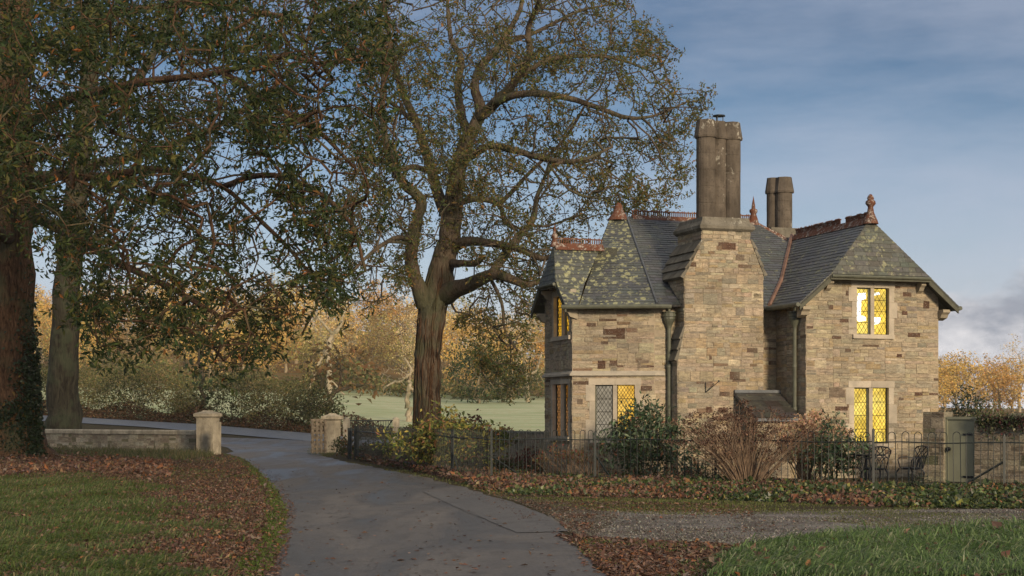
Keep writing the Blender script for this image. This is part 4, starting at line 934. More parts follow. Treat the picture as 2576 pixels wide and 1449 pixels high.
# ---- hillside wood
def wild_tree(name, label, cat, group, h, r, trunk_r, pal, w_, lsize, ntar, per, bk='barkfar', base=.25, leafm='moss', loc=(0, 0, 0), wob=.3, sig=.35, flat_=0.0):
    pts = [np.array([0, 0, -.4])]; 
    for k in range(1, 6): pts.append(np.array([rng.normal(0, wob * .25 * k), rng.normal(0, wob * .25 * k), h * .78 * k / 5]))
    limbs = [(np.array(pts), [trunk_r * x for x in (1.2, .9, .75, .55, .35, .15)])]
    for k in range(6):
        a = k * 1.05 + rng.uniform(-.3, .3); z0 = h * rng.uniform(.22, .5); p0 = pts[min(4, int(z0 / (h * .78) * 5) )]
        e = np.array([math.cos(a), math.sin(a), 0]) * r * rng.uniform(.55, .85)
        limbs.append((np.array([p0, p0 + e * .4 + UP * h * .12 + rng.normal(0, wob * .6, 3), p0 + e * .75 + UP * h * .2 + rng.normal(0, wob * .8, 3), p0 + e + UP * h * rng.uniform(.22, .4)]), [trunk_r * x for x in (.5, .35, .25, .12)]))
    T = []
    while len(T) < ntar:
        q = rng.normal(size=3); q /= np.linalg.norm(q); q *= rng.random() ** .38; bump_ = 1 + .18 * math.sin(q[0] * 7 + q[2] * 5) + .12 * math.sin(q[1] * 9)
        zc = h * (base + (1 - base) * .5); T.append([q[0] * r * bump_, q[1] * r * bump_, zc + q[2] * h * (1 - base) * .5 * bump_])
    nb, P, R, cnt = network(limbs, T, h * .06, h * .008, .03 if h > 6 else .014, .45, (6, 4, 3), gnarl=.15)
    root = empty(name, (0, 0, 0)); tag(root, label, cat, group)
    nb.build('trunk', M[bk], root, True); m = MB(); L_ = spread(P, R, cnt, per, .035 if h > 6 else .02, sig); leaves(m, L_, lsize, .62, pal, w_, .1)
    m.build('crown', M[leafm], root); root.location = loc; return root
kinds = [('golden leaved tree in the autumn wood on the hillside', 'golden trees of the hillside wood', ((.66, .43, .12), (.60, .42, .13), (.72, .52, .19)), (.4, .35, .25), 8),  # autumn hues, lifted in the palettes to read as strongly sunlit
 ('orange brown oak in the autumn wood on the hillside', 'orange brown trees of the hillside wood', ((.58, .33, .10), (.5, .31, .10), (.63, .41, .15)), (.4, .35, .25), 8),
 ('olive green tree in the autumn wood on the hillside', 'olive trees of the hillside wood', ((.42, .36, .12), (.5, .4, .14), (.28, .27, .09)), (.4, .3, .3), 8),
 ('pale thinly leaved tree with bare twigs in the hillside wood', 'pale bare trees of the hillside wood', ((.72, .58, .33), (.8, .6, .3), (.6, .46, .26)), (.4, .3, .3), 4)]
kinds.append(('dark brown oak still holding dull leaves in the hillside wood', 'dark brown trees of the hillside wood', ((.30, .21, .09), (.24, .17, .08), (.36, .27, .12)), (.4, .35, .25), 7))
protos = []
for lab, grp, pal, w_, per in kinds:
    for v in range(2):
        protos.append(wild_tree('autumn_tree', lab, 'tree', grp, rng.uniform(11, 13.5), rng.uniform(4, 5.2), .3, pal, w_, .34 if per > 5 else .26, 190 + (60 if per < 5 else 0), per * 2, 'barkfar' if per > 5 else 'barkpale', .15))
used = [False] * len(protos)
def copy_tree(o):
    c = o.copy(); COL.objects.link(c)
    for ch_ in list(o.children): d = ch_.copy(); COL.objects.link(d); d.parent = c
    return c
spots = []
for Y, sp, x0, x1, sc_ in ((216, 6.0, -75, 8, .72), (240, 7.0, -88, 12, .9), (268, 8, -98, 16, 1.0), (300, 8.5, -110, 26, 1.1), (336, 9.5, -122, 36, 1.15), (380, 11, -135, 44, 1.2)):
    x = x0 + rng.uniform(0, 4)
    while x < x1: spots.append((x, Y + rng.uniform(-8, 8), sc_ * rng.uniform(.8, 1.15))); x += sp * rng.uniform(.8, 1.25)
for Y, sp, x0, x1, sc_ in ((236, 6, 60, 92, .78), (262, 6.5, 62, 100, .86), (292, 8, 70, 110, .95)):
    x = x0 + rng.uniform(0, 4)
    while x < x1: spots.append((x, Y + rng.uniform(-6, 6), sc_ * rng.uniform(.85, 1.1))); x += sp * rng.uniform(.8, 1.2)
for x, Y, s_ in spots:
    k = int(rng.choice(10, p=[.14, .14, .09, .09, .1, .1, .1, .1, .07, .07])); 
    if x > 50 and Y < 250: k = int(rng.choice([0, 1, 2]))
    o = copy_tree(protos[k]) if used[k] else protos[k]; used[k] = True
    o.location = (x, Y, float(Z(x, Y)) - .2); o.rotation_euler[2] = rng.uniform(0, 6.28); o.scale = (s_ * rng.uniform(.9, 1.15),) * 2 + (s_ * rng.uniform(.88, 1.08),)
for k, p_ in enumerate(protos):
    if not used[k]: p_.location = (-90, 300, float(Z(-90, 300)))
# undergrowth at the foot of the wood and along the far lane
m = MB(); n_ = 22000; X = rng.uniform(-80, 30, n_); Yv = rng.uniform(199, 212, n_) + 2 * np.sin(X * .2); hh = (1.2 + .6 * np.sin(X * .5) + .5 * np.sin(X * .23)) * rng.random(n_) ** .5 * 1.7; leaves(m, np.column_stack([X, Yv, Z(X, Yv) + hh]), .45, .6, ((.13, .14, .05), (.2, .18, .07), (.28, .2, .09), (.08, .1, .04)), (.3, .3, .2, .2), .1)
tag(m.build('undergrowth', M['moss']), 'olive bramble undergrowth along the top of the frosty field', 'undergrowth', kind='stuff')
def bare(name, label, pts, Y, rad, env, n, pal=None, per=2, mat='barkpale', r0=.03):
    L0_ = [limb(p, Y, r_) for p, r_ in zip(pts, rad)]; tg = samp(env, n, Y - 3, Y + 3) if n else np.zeros((0, 3))
    nb, P, R, cnt = network(L0_, tg, .8, .16, r0, .42, (6, 4, 3), gnarl=.5); b = L0_[0][0][0]
    root = empty(name, tuple(b)); tag(root, label, 'tree'); childof(nb, 'trunk', M[mat], root, True)
    if pal: m = MB(); leaves(m, spread(P, R, cnt, per, .06, .5), .4, .6, pal); childof(m, 'crown', M['moss'], root)
    return root
gz = lambda px, Y: HY - (float(Z((px - CX) / F * Y, Y)) - CH) * F / Y
bare('bare_tree', 'sunlit bare white limbed tree in the wood, left of the oak trunk', [[(832, gz(832, 200)), (828, 940), (822, 880), (838, 840), (862, 800), (872, 760)], [(822, 880), (796, 930), (778, 985)], [(838, 840), (800, 800), (790, 760)], [(825, 950), (860, 985), (880, 1010)]], 200, [[9, 7, 7, 6, 4, 2], [4, 3, 2], [4, 3, 2], [3, 2, 1]], [(770, 760), (900, 740), (900, 900), (780, 940)], 40, ((.5, .36, .14),))
bare('bare_tree', 'small twisted pale tree at the field edge just left of the oak trunk', [[(1028, gz(1028, 120) + 5), (1026, 1030), (1024, 1000), (1032, 975), (1022, 950), (1036, 930), (1020, 905)], [(1022, 950), (995, 960), (965, 975)], [(1032, 975), (1044, 990), (1046, 1015)]], 120, [[9, 8, 6, 6, 5, 4, 3], [4, 3, 2], [4, 3, 2]], [(950, 900), (1050, 880), (1050, 960), (960, 1000)], 45, None, r0=.018)
bare('bare_tree', 'tangle of pale bare branches in the wood beside the lodge end wall', [[(1330, gz(1330, 190) + 4), (1320, 950), (1300, 920), (1310, 880), (1335, 850)], [(1320, 950), (1350, 930), (1362, 890)]], 190, [[7, 6, 5, 4, 2], [4, 3, 2]], [(1270, 820), (1375, 800), (1375, 970), (1290, 960)], 110, None, r0=.03)
def placed(o, px, Y, rz=0): x = (px - CX) / F * Y; o.location = (x, Y, float(Z(x, Y))); o.rotation_euler[2] = rz; return o
placed(wild_tree('holly_tree', 'dark evergreen holly at the field edge, right of the oak trunk', 'tree', None, 7.6, 3.6, .2, ((.03, .05, .02), (.05, .075, .03), (.09, .1, .04)), (.4, .4, .2), .32, 220, 9, base=.02), 1205, 180)
placed(wild_tree('holly_tree', 'smaller dark evergreen bush beside the holly at the field edge', 'tree', None, 5.6, 3.0, .15, ((.05, .06, .025), (.07, .085, .035), (.12, .12, .05)), (.4, .4, .2), .32, 150, 8, base=.02), 1285, 186)

# ---- hedgerow beyond the lane: separate wild shrubs
HED = [(225, 116, 3.6, 'olive hawthorn at the left end of the hedgerow beyond the lane', 0), (330, 113, 3.8, 'dense dark shrub second from the left in the hedgerow beyond the lane', 1), (415, 112, 4.2, 'tall olive shrub beyond the lane above the middle of the low wall', 0), (470, 110, 2.2, 'low olive bush beyond the lane just left of the left gate pier', 0), (590, 108, 4.0, 'dark ivy covered bush beyond the lane right of the left gate pier', 1), (665, 105, 3.9, 'green brown shrub beyond the lane between the gate piers', 0), (745, 103, 3.3, 'twiggy olive shrub beyond the lane left of the bent small tree', 0), (800, 101, 3.0, 'dark shrub beyond the lane just above the right gate pier', 1), (120, 118, 4.6, 'dark shrub glimpsed between the two left trunks', 1), (270, 128, 5.4, 'pale olive thorn behind the hedgerow at the left', 0)]
for px, Y, h_, lab, dk in HED:
    pal = ((.05, .06, .025), (.08, .09, .035), (.13, .12, .045)) if dk else ((.13, .135, .05), (.19, .17, .07), (.27, .22, .09))
    placed(wild_tree('hedgerow_shrub', lab, 'shrub', 'shrubs of the hedgerow beyond the lane', h_, h_ * .55, .05, pal, (.4, .35, .25), .15, 260, 7, base=-.02, wob=.5, sig=.22), px, Y, rng.uniform(0, 6))
bare('ivy_tree', 'slender ivy clad tree rising from the hedgerow above the left gate pier', [[(512, 1060), (508, 1000), (506, 940), (502, 880), (498, 830), (490, 770)], [(503, 900), (520, 860), (530, 820)]], 111, [[6, 5, 5, 4, 3, 2], [3, 2, 1]], [(470, 800), (540, 800), (530, 1030), (490, 1030)], 60, ((.03, .05, .02), (.05, .07, .03)), 3, 'bark', .012)
bare('thorn_tree', 'small bent thorn tree leaning right behind the right gate pier', [[(822, 1045), (828, 1010), (850, 985), (880, 975), (915, 968), (945, 972)], [(830, 1010), (815, 960), (790, 920)], [(850, 985), (858, 940), (845, 900)]], 104, [[8, 7, 6, 4, 3, 2], [4, 3, 2], [4, 3, 2]], [(760, 880), (900, 880), (960, 970), (880, 985), (780, 960)], 130, ((.2, .12, .05), (.13, .1, .045)), 2, 'bark', .012)
# bank with dead bracken and leaves beyond the lane
m = MB(); n_ = 26000; t_ = rng.random(n_); fx = np.array([p[0] for p in far]); fy = np.array([p[1] for p in far]); X = rng.uniform(-42, 0, n_); Yb = np.interp(X, fx, fy) + .2 + rng.random(n_) * 4.5; hh = np.clip((Yb - np.interp(X, fx, fy)) * .22, 0, .8) * rng.random(n_) ** .4 * (1 + .5 * np.sin(X * 1.1))
leaves(m, np.column_stack([X, Yb, Z(X, Yb) + hh + .03]), .16, .5, ((.06, .032, .016), (.10, .055, .025), (.16, .1, .05), (.04, .045, .02)), (.35, .3, .15, .2), 0, .2, .3, .4)
tag(m.build('leaf_bank', M['litter']), 'bank of dead bracken and fallen leaves along the far side of the lane', 'leaf litter', kind='stuff')

# ------------------------------------------------------------ walls, piers and gates
def rough_box(mb, c, size, axes, n=5, amp=.02, col=(.3, .28, .22)):
    mb.box(c, size, axes, col, amp)
# left low wall
def tX(p, q): d = np.array(q) - np.array(p); return d / np.linalg.norm(d)
A = G(505, 1138); B = np.array([W(95, 1048, 73)[0], 73.0, 0]); d = tX(A, B); nrm = np.array([-d[1], d[0], 0]) if True else 0
if nrm[1] > 0: nrm = -nrm
L_ = np.linalg.norm(B - A) + 8; lw = empty('low_wall', tuple(A)); tag(lw, 'low stone wall with pale flat coping running from the left gate pier behind the trees', 'wall')
m = MB(); wall(m, A, d, nrm, [(.3, -.1), (L_, -.1), (L_, .74), (.3, .74)], hrange=(.1, .22), lrange=(.2, .7), pal=[((.42, .37, .27), 5), ((.5, .45, .34), 3), ((.3, .25, .18), 2), ((.2, .19, .11), 1)], pw=np.array([5, 3, 2, 1]) / 11)
m.add([A + UP * v - nrm * .32 for v in (-.1, .74)] + [A + d * L_ + UP * v - nrm * .32 for v in (.74, -.1)], [[0, 1, 2, 3]], (.3, .27, .2)); childof(m, 'wall_face', M['stone'], lw)
x = .3
while x < L_ - .2:
    l = min(rng.uniform(.9, 1.5), L_ - x); m = MB(); m.prism([A + d * (x + .01) + nrm * q + UP * z for q, z in ((.07, .74), (.07, .88), (.02, .93), (-.34, .93), (-.39, .88), (-.39, .74))], d * (l - .02), (.42, .4, .33)); childof(m, 'coping_stone', M['pier'], lw); x += l
def pier(name, label, c, w_, h, rz, extra=True):
    a = math.radians(rz); ax = [np.array([math.cos(a), math.sin(a), 0]), np.array([-math.sin(a), math.cos(a), 0]), UP]; r = empty(name, tuple(c)); tag(r, label, 'gate pier', 'gate piers of the drive')
    m = MB(); z = -.1
    for hh in (.3, .46, .5, .42): 
        hh = hh * h / 1.75; m.box(c + UP * (z + hh / 2), (w_, w_, hh - .003), ax, (.4, .35, .27), .002); z += hh
    m.box(c + UP * .02 , (w_ + .1, w_ + .1, .22), ax, (.36, .32, .24), .01); childof(m, 'shaft', M['pier'], r)
    m = MB(); e = w_ / 2
    def sq(z0, z1, e0, e1):
        V = [c + ax[0] * sx * q + ax[1] * sy * q + UP * zz for zz, q in ((z0, e0), (z1, e1)) for sx, sy in ((-1, -1), (1, -1), (1, 1), (-1, 1))]; m.add(V, [[0, 1, 5, 4], [1, 2, 6, 5], [2, 3, 7, 6], [3, 0, 4, 7], [4, 5, 6, 7], [3, 2, 1, 0]], (.42, .39, .32))
    sq(z, z + .05, e + .02, e + .07); sq(z + .05, z + .17, e + .09, e + .09); sq(z + .17, z + .26, e + .085, e * .5); sq(z + .26, z + .3, e * .5, e * .42); childof(m, 'cap_stone', M['pier'], r)
    return r, ax
pl, ax = pier('gate_pier', 'capped stone gate pier at the end of the low wall, left of the drive', G(523, 1140), .68, 1.62, -20)
m = MB(); c = G(546, 1143); m.box(c + UP * .62, (.2, .3, 1.3), ax, (.38, .34, .26), .01); childof(m, 'return_block', M['pier'], pl)
pr_, ax = pier('gate_pier', 'squat stone gate pier with lichened cap on the right side of the drive', G(836, 1138), .50, 1.5, -25)
# open timber gate leaf folded back
c0 = G(820, 1144); gd = np.array([-.30, .954, 0]); gd = tX(c0, G(802, 1140) + [0, 0, 0]); gl = empty('timber_gate', tuple(c0)); tag(gl, 'weathered timber gate leaf standing open against the right gate pier', 'gate')
gd = np.array([-.62, -.78, 0]); gn = np.array([-.78, .62, 0]); gw = .78; 
m = MB()
for x in np.linspace(.05, gw - .05, 4): m.box(c0 + gd * x + UP * .72, (.1, .05, 1.3), [gd, gn, UP], (.2, .16, .11), .006)
childof(m, 'upright_board', M['wood'], gl)
m = MB()
for z in (.16, .5, .86, 1.2, 1.36): m.box(c0 + gd * gw / 2 + gn * .045 + UP * z, (gw, .04, .1), [gd, gn, UP], (.2, .16, .11), .005)
childof(m, 'rail', M['wood'], gl)
m = MB()
for z in (.33, .68, 1.03):
    for x in (.2, .4, .6): m.lathe(c0 + gd * x + gn * .05 + UP * z, [(.06, -.06), (.075, 0), (.05, .08), (0, .1)], 6)
childof(m, 'stud', M['wood'], gl)
# painted field gate beyond
def bars(P0, P1, h0, h1, nb, mb, r=.02):
    for k in range(nb): p = P0 + (P1 - P0) * (k + .5) / nb; mb.tube([p + UP * h0, p + UP * h1], r, 4, cap=False)
Yg = 86; ga_ = W(880, 1048, Yg); gb_ = W(988, 1048, Yg); ga_[2] = gb_[2] = 0; zg = .0
fg = empty('field_gate', tuple(ga_)); tag(fg, 'dark blue green metal field gate between two stumpy stone posts', 'gate')
ztop_ = 1.5 - (1058 - HY) / F * Yg; m = MB()
for z in (ztop_, ztop_ - .5, ztop_ - 1.0): m.box((ga_ + gb_) / 2 + UP * z, (np.linalg.norm(gb_ - ga_), .04, .06), None, (.02, .05, .06))
for a, b in ((0, .32), (.32, .5), (.5, .78), (.78, 1)): pass
for (a, b, z0, z1) in ((.2, .42, ztop_ - 1, ztop_), (.62, .42, ztop_ - 1, ztop_), (.7, .98, ztop_ - 1, ztop_)): m.tube([ga_ + (gb_ - ga_) * a + UP * z0, ga_ + (gb_ - ga_) * b + UP * z1], .03, 4)
childof(m, 'frame', M['iron'], fg); m = MB(); bars(ga_, gb_, ztop_ - 1.0, ztop_, 26, m, .014); childof(m, 'bars', M['iron'], fg)
for px, lab in ((872, 'rounded stone post left of the dark metal field gate'), (996, 'rounded stone post right of the dark metal field gate')):
    c = W(px, 1048, Yg - .1); c[2] = 0; m = MB(); m.box(c + UP * .6, (.34, .3, 1.5), None, (.3, .28, .22), .02); m.lathe(c + UP * 1.35, [(.16, -.06), (.16, .02), (.12, .1), (0, .13)], 8); o = m.build('stone_post', M['pier']); tag(o, lab, 'post', 'stone posts of the field gate')
# low wall at the back of the garden
A = W(1205, 1048, 55.5); B = W(1425, 1048, 50); A[2] = B[2] = 0; d = tX(A, B); nrm = np.array([d[1], -d[0], 0]); m = MB(); Lb = np.linalg.norm(B - A)
wall(m, A, d, nrm, [(0, -.1), (Lb, -.1), (Lb, .95), (0, .95)], hrange=(.08, .16)); m.prism([A + nrm * q + UP * z for q, z in ((.04, .95), (.04, 1.02), (-.36, 1.02), (-.36, .95))], d * Lb, (.3, .29, .24))
m.add([A - nrm * .32 + UP * (-.1), A - nrm * .32 + UP * .95, B - nrm * .32 + UP * .95, B - nrm * .32 - UP * .1], [[0, 1, 2, 3]], (.3, .28, .2))
tag(m.build('garden_wall', M['stone']), 'low mossy wall between the lodge garden and the frosty field', 'wall')
# right garden wall with the sage door
Yd = 35.4; P0 = W(2322, 1048, Yd + 1.2); P1 = W(2760, 1048, Yd - 1.6); P0[2] = P1[2] = 0; d = tX(P0, P1); nrm = np.array([d[1], -d[0], 0]); Lr = np.linalg.norm(P1 - P0)
ad0, zd1 = hit(2377, 1055, P0, d); ad1, _ = hit(2449, 1055, P0, d); aw, zw = hit(2330, 1036, P0, d); _, zw2 = hit(2480, 1060, P0, d)
DW = [((.24, .21, .155), 4), ((.32, .28, .2), 3), ((.15, .125, .09), 3), ((.11, .11, .065), 1)]; DP = np.array([4, 3, 3, 1]) / 11
rw = empty('garden_wall', tuple(P0)); tag(rw, 'mossy rubble garden wall holding the sage green door beside the lodge', 'wall')
m = MB(); wall(m, P0, d, nrm, [(0, -.1), (ad0 - .02, -.1), (ad0 - .02, zw), (0, zw)], pal=DW, pw=DP); wall(m, P0, d, nrm, [(ad1 + .02, -.1), (Lr, -.1), (Lr, zw2), (ad1 + .02, zw2)], pal=DW, pw=DP)
bk = -nrm * .4
for a, b, zt in ((0, ad0 - .02, zw), (ad1 + .02, Lr, zw2)):
    m.add([P0 + d * a + UP * zt, P0 + d * b + UP * zt, P0 + d * b + UP * zt + bk, P0 + d * a + UP * zt + bk, P0 + d * b - UP * .1, P0 + d * b - UP * .1 + bk, P0 + d * a - UP * .1, P0 + d * a - UP * .1 + bk], [[0, 1, 2, 3], [1, 4, 5, 2], [0, 3, 7, 6], [2, 5, 7, 3]], (.25, .23, .17))
childof(m, 'wall_face', M['stone'], rw)
dr = empty('garden_door', tuple(P0 + d * ad0)); tag(dr, 'short sage green boarded door with black strap hinges set in the garden wall', 'door')
m = MB(); dw = ad1 - ad0; zb_ = .02
for k in range(5): m.box(P0 + d * (ad0 + dw * (k + .5) / 5) - nrm * .12 + UP * (zd1 + zb_) / 2, (dw / 5 - .001, .04, zd1 - zb_), [d, nrm, UP], (.2,) * 3)
childof(m, 'door_leaf', M['door'], dr); m = MB()
for k in (ad0 + .0, ad1 - .0): m.box(P0 + d * k - nrm * .1 + UP * (zd1 / 2 + .01), (.05, .08, zd1 + .03), [d, nrm, UP])
m.box(P0 + d * (ad0 + dw / 2) - nrm * .1 + UP * (zd1 + .03), (dw + .05, .08, .06), [d, nrm, UP]); childof(m, 'door_frame', M['door'], dr)
for z in (zd1 - .34, .14): m = MB(); m.box(P0 + d * (ad1 - .16) - nrm * .09 + UP * z, (.28, .02, .04), [d, nrm, UP]); childof(m, 'strap_hinge', M['chairiron'], dr)
m = MB(); q = P0 + d * (ad0 + .06) - nrm * .08 + UP * .76; m.tube([q, q + nrm * .06], .05, 8); m.tube([q + nrm * .06 + UP * .05, q + nrm * .08 - UP * .02, q + nrm * .06 - UP * .07], .014, 6); childof(m, 'latch_handle', M['chairiron'], dr)
# slated store roof at the right edge
c = W(2600, 1048, Yd + 1.2); c[2] = 0; st = empty('slated_store', tuple(c)); tag(st, 'low slated store roof rising behind the garden wall at the right edge', 'shed')
a = W(2488, 1083, Yd + 0.2); b = W(2760, 1090, Yd - .9); tp = W(2545, 1046, Yd + 1.1); tp2 = W(2780, 1040, Yd + 0.3); m = MB(); tiles(m, None, [a, b, tp2, tp], .22, (.25, .45), .03, (.16, .155, .14)); childof(m, 'roof', M['cap'], st)
m = MB(); wall(m, a * [1, 1, 0] + np.array([.05, .3, 0]), tX(a * [1, 1, 0], b * [1, 1, 0]), np.array([.3, -.95, 0]), [(0, -.1), (2.6, -.1), (2.6, 1.12), (0, 1.12)], pal=DW, pw=DP); childof(m, 'wall_face', M['stone'], st)

# ------------------------------------------------------------ hooped railings
fp = [(897, 55.5), (1005, 48), (1138, 40.6), (1231, 36.6), (1497, 36.4), (1800, 35.0), (2197, 32.2), (2526, 31.2), (2760, 30.4)]
pitch = [.26, .25, .24, .21, .33, .34, .26, .26]; FP = []
for px, Y in fp: p = W(px, 1048, Y); p[2] = 0; FP.append(p)
labs = ['farthest bay of the hooped railing, from the drive side post to the next post', 'second hooped railing bay from the far end, beside the autumn shrub', 'third hooped railing bay, foreshortened left of the leaning post', 'hooped railing bay with close hoops from the leaning post to the post before the bay window', 'wide hooped railing bay in front of the evergreen shrub', 'hooped railing bay in front of the dried hydrangea stems', 'hooped railing bay in front of the garden chair and sage door', 'last hooped railing bay running out of the right edge']
fence = empty('hooped_railing', tuple(FP[3])); tag(fence, 'rusty green iron hooped railing running along the garden edge in front of the lodge', 'fence')
for k in range(len(FP) - 1):
    a, b = FP[k], FP[k + 1]; d = b - a; L_ = np.linalg.norm(d); d /= L_; n = max(2, int(round(L_ / pitch[k]))); st_ = L_ / n; m = MB(); w_ = st_ * (.5 if pitch[k] > .3 else .54)
    for q in range(n):
        x0 = st_ * (q + .5) - w_ / 2 + rng.normal(0, .006); r = w_ / 2; top = 1.19 - r + rng.normal(0, .005); lean_ = rng.normal(0, .008)
        pts = [a + d * x0 + UP * .0, a + d * (x0 + lean_) + UP * top] + [a + d * (x0 + lean_ + r - r * math.cos(t_)) + UP * (top + r * math.sin(t_)) for t_ in np.linspace(.35, math.pi - .35, 6)] + [a + d * (x0 + lean_ + w_) + UP * top, a + d * (x0 + w_) + UP * 0]
        m.tube(pts, .0085 if k > 2 else .0065, 5, cap=False)
    childof(m, 'hoop_panel', M['iron'], fence)
    for z in (.98, .14): m = MB(); P_ = [a + d * L_ * s + UP * (z + .012 * math.sin(s * 9 + k)) for s in np.linspace(0, 1, 12)]; m.tube(P_, .013, 5); childof(m, 'rail', M['iron'], fence)
for k, p in enumerate(FP):
    m = MB(); ln = .05 if k == 3 else 0; hgt = 1.22 if k in (3, 6) else 1.12; rp = .026 if k > 2 else .035
    if k == 0: m.box(p + UP * .58, (.16, .12, 1.16), None); m.box(p + UP * .55 + [-.3, .6, 0], (.14, .12, 1.1), None)
    else: m.box(p + [ln, 0, hgt / 2], (rp * 2, rp * 1.2, hgt), None); m.lathe(p + UP * hgt, [(rp, 0), (rp * .8, .03), (0, .05)], 6)
    childof(m, 'post', M['iron'], fence)
    if k in (2, 3, 4, 7):
        s_ = -1 if k == 7 else 1; m = MB(); dd = tX(FP[k], FP[k + 1]) if k < 8 else np.array([1, 0, 0]); m.tube([p + UP * .62, p + dd * (.95 if k != 4 else .5) * s_ - UP * .02 + np.array([0, .25, 0])], .022, 4); childof(m, 'brace', M['iron'], fence)

# ------------------------------------------------------------ cast metal table and chairs
def chair(name, label, c, rz):
    a = math.radians(rz); X = np.array([math.cos(a), math.sin(a), 0]); Yf = np.array([-math.sin(a), math.cos(a), 0]); q = lambda x, y, z: c + X * x + Yf * y + UP * z
    r = empty(name, tuple(c)); tag(r, label, 'chair', 'cast metal garden chairs')
    m = MB(); m.tube([q(.2 * math.cos(t_), .2 * math.sin(t_) * .98, .43) for t_ in np.linspace(0, 2 * math.pi, 17)], .014, 5)
    for k in range(-3, 4): y = k * .055; w_ = math.sqrt(max(0, .2 ** 2 - y * y)); m.tube([q(-w_, y, .43), q(w_, y, .43)], .008, 4); m.tube([q(y, -w_, .432), q(y, w_, .432)], .008, 4)
    m.lathe(q(0, 0, .40), [(.19, 0), (.2, .02), (.19, .025)], 16); childof(m, 'seat', M['chairiron'], r)
    for sx, sy in ((-1, 1), (1, 1), (-1, -1), (1, -1)):
        m = MB(); m.tube([q(sx * .17, sy * .15, .42), q(sx * .21, sy * .2, .33), q(sx * .19, sy * .18, .16), q(sx * .23, sy * .24, 0)], [.02, .017, .012, .016], 6); childof(m, 'leg', M['chairiron'], r)
    m = MB(); bx = lambda x, z: q(x, -.19 - (z - .43) * .24, z)
    m.tube([bx(-.17, .42), bx(-.2, .62), bx(-.24, .8), bx(-.16, .87), bx(0, .89), bx(.16, .87), bx(.24, .8), bx(.2, .62), bx(.17, .42)], .014, 6)
    for s in (-1, 1):
        m.tube([bx(-.14 * s, .43), bx(-.13 * s, .6), bx(0 * s, .74), bx(.13 * s, .86)], .010, 5); m.tube([bx(-.05 * s, .43), bx(-.02 * s, .58), bx(.12 * s, .72), bx(.22 * s, .8)], .010, 5); m.tube([bx(-.2 * s, .63), bx(-.08 * s, .74), bx(-.02 * s, .88)], .010, 5)
        m.tube([bx(.05 * s, .43), bx(.07 * s, .56), bx(.0 * s, .66), bx(-.19 * s, .66)], .009, 5)
    childof(m, 'backrest', M['chairiron'], r)
    for s in (-1, 1): m = MB(); m.tube([bx(.2 * s, .63), q(.25 * s, -.1, .655), q(.26 * s, .06, .65), q(.24 * s, .14, .6), q(.21 * s, .13, .5), q(.19 * s, .12, .43)], .012, 5); childof(m, 'armrest', M['chairiron'], r)
    return r
ca = G(2200, 1231); ca[2] = 0; chair('garden_chair', 'black cast metal chair seen from behind, tucked at the small table', ca, 10)
cb = G(2290, 1229); chair('garden_chair', 'black cast metal chair turned sideways right of the small table', cb, 112)
chair('garden_chair', 'black cast metal chair mostly hidden behind the shrub left of the table', G(2135, 1226), -80)
ct = (G(2200, 1231) + G(2285, 1229)) / 2 + np.array([-.38, .55, 0]); tb = empty('garden_table', tuple(ct)); tag(tb, 'round black cast metal table between the garden chairs under the lit window', 'table')
m = MB(); m.lathe(ct + UP * .68, [(.36, 0), (.38, .01), (.38, .025), (.36, .03)], 24); childof(m, 'table_top', M['chairiron'], tb)
for k in range(3): a = k * 2.1; e = np.array([math.cos(a), math.sin(a), 0]); m = MB(); m.tube([ct + e * .03 + UP * .68, ct + e * .08 + UP * .4, ct + e * .06 + UP * .2, ct + e * .28], [.018, .02, .02, .016], 6); childof(m, 'leg', M['chairiron'], tb)

# ------------------------------------------------------------ garden shrubs
def shrub(name, label, c, w_, h, n, per, lsize, pal, pw_, aspect=.35, lm='glossleaf', stems=9, depth=None, base=.05, sig=.08, stemmat='bark', r0=.006, cat='shrub', droop=.2, sr=.018, fan=.35):
    depth = depth or w_ * .7; c = np.array(c, float); limbs = []
    for k in range(stems):
        a = rng.uniform(0, 6.28); e = np.array([math.cos(a) * w_, math.sin(a) * depth, 0]) * rng.uniform(.1, fan); p0 = c + e * .2 - UP * .05; hh = h * rng.uniform(.45, .8)
        if k == 0: p0 = c - UP * .05
        limbs.append((np.array([p0, p0 + e * .4 + UP * hh * .4, p0 + e * .8 + UP * hh * .75, p0 + e + UP * hh]), [sr, sr * .8, sr * .6, sr * .4]))
    T = []
    while len(T) < n:
        q = rng.normal(size=3); q /= np.linalg.norm(q); q *= rng.random() ** .45; b = 1 + .2 * math.sin(q[0] * 6 + 2) + .12 * math.sin(q[2] * 8 + q[1] * 5)
        z = h * (base + (1 - base) * .5) + q[2] * h * (1 - base) * .5 * b
        if z > .04: T.append(c + [q[0] * w_ / 2 * b, q[1] * depth / 2 * b, z])
    nb, P, R, cnt = network(limbs, T, .14, .02, r0, .4, (6, 4, 3), rmax_new=.02); root = empty(name, tuple(c)); tag(root, label, cat); childof(nb, 'stems', M[stemmat], root)
    m = MB(); leaves(m, spread(P, R, cnt, per, sr * .45, sig), lsize, aspect, pal, pw_, droop); childof(m, 'foliage', M[lm], root); return root, P, R
EVG = ((.05, .085, .045), (.08, .125, .06), (.14, .18, .11), (.03, .045, .02), (.18, .09, .05))
shrub('rhododendron', 'large evergreen shrub with leathery leaves below the bay window', W(1625, 1048, 37.3) * [1, 1, 0], 2.3, 1.75, 620, 9, .14, EVG, (.34, .28, .16, .17, .05), .34, depth=1.2)
shrub('rhododendron', 'low spreading evergreen right of the large leathery shrub', W(1735, 1048, 36.6) * [1, 1, 0], 1.0, .7, 90, 5, .1, EVG, (.3, .3, .15, .2, .05), .34)
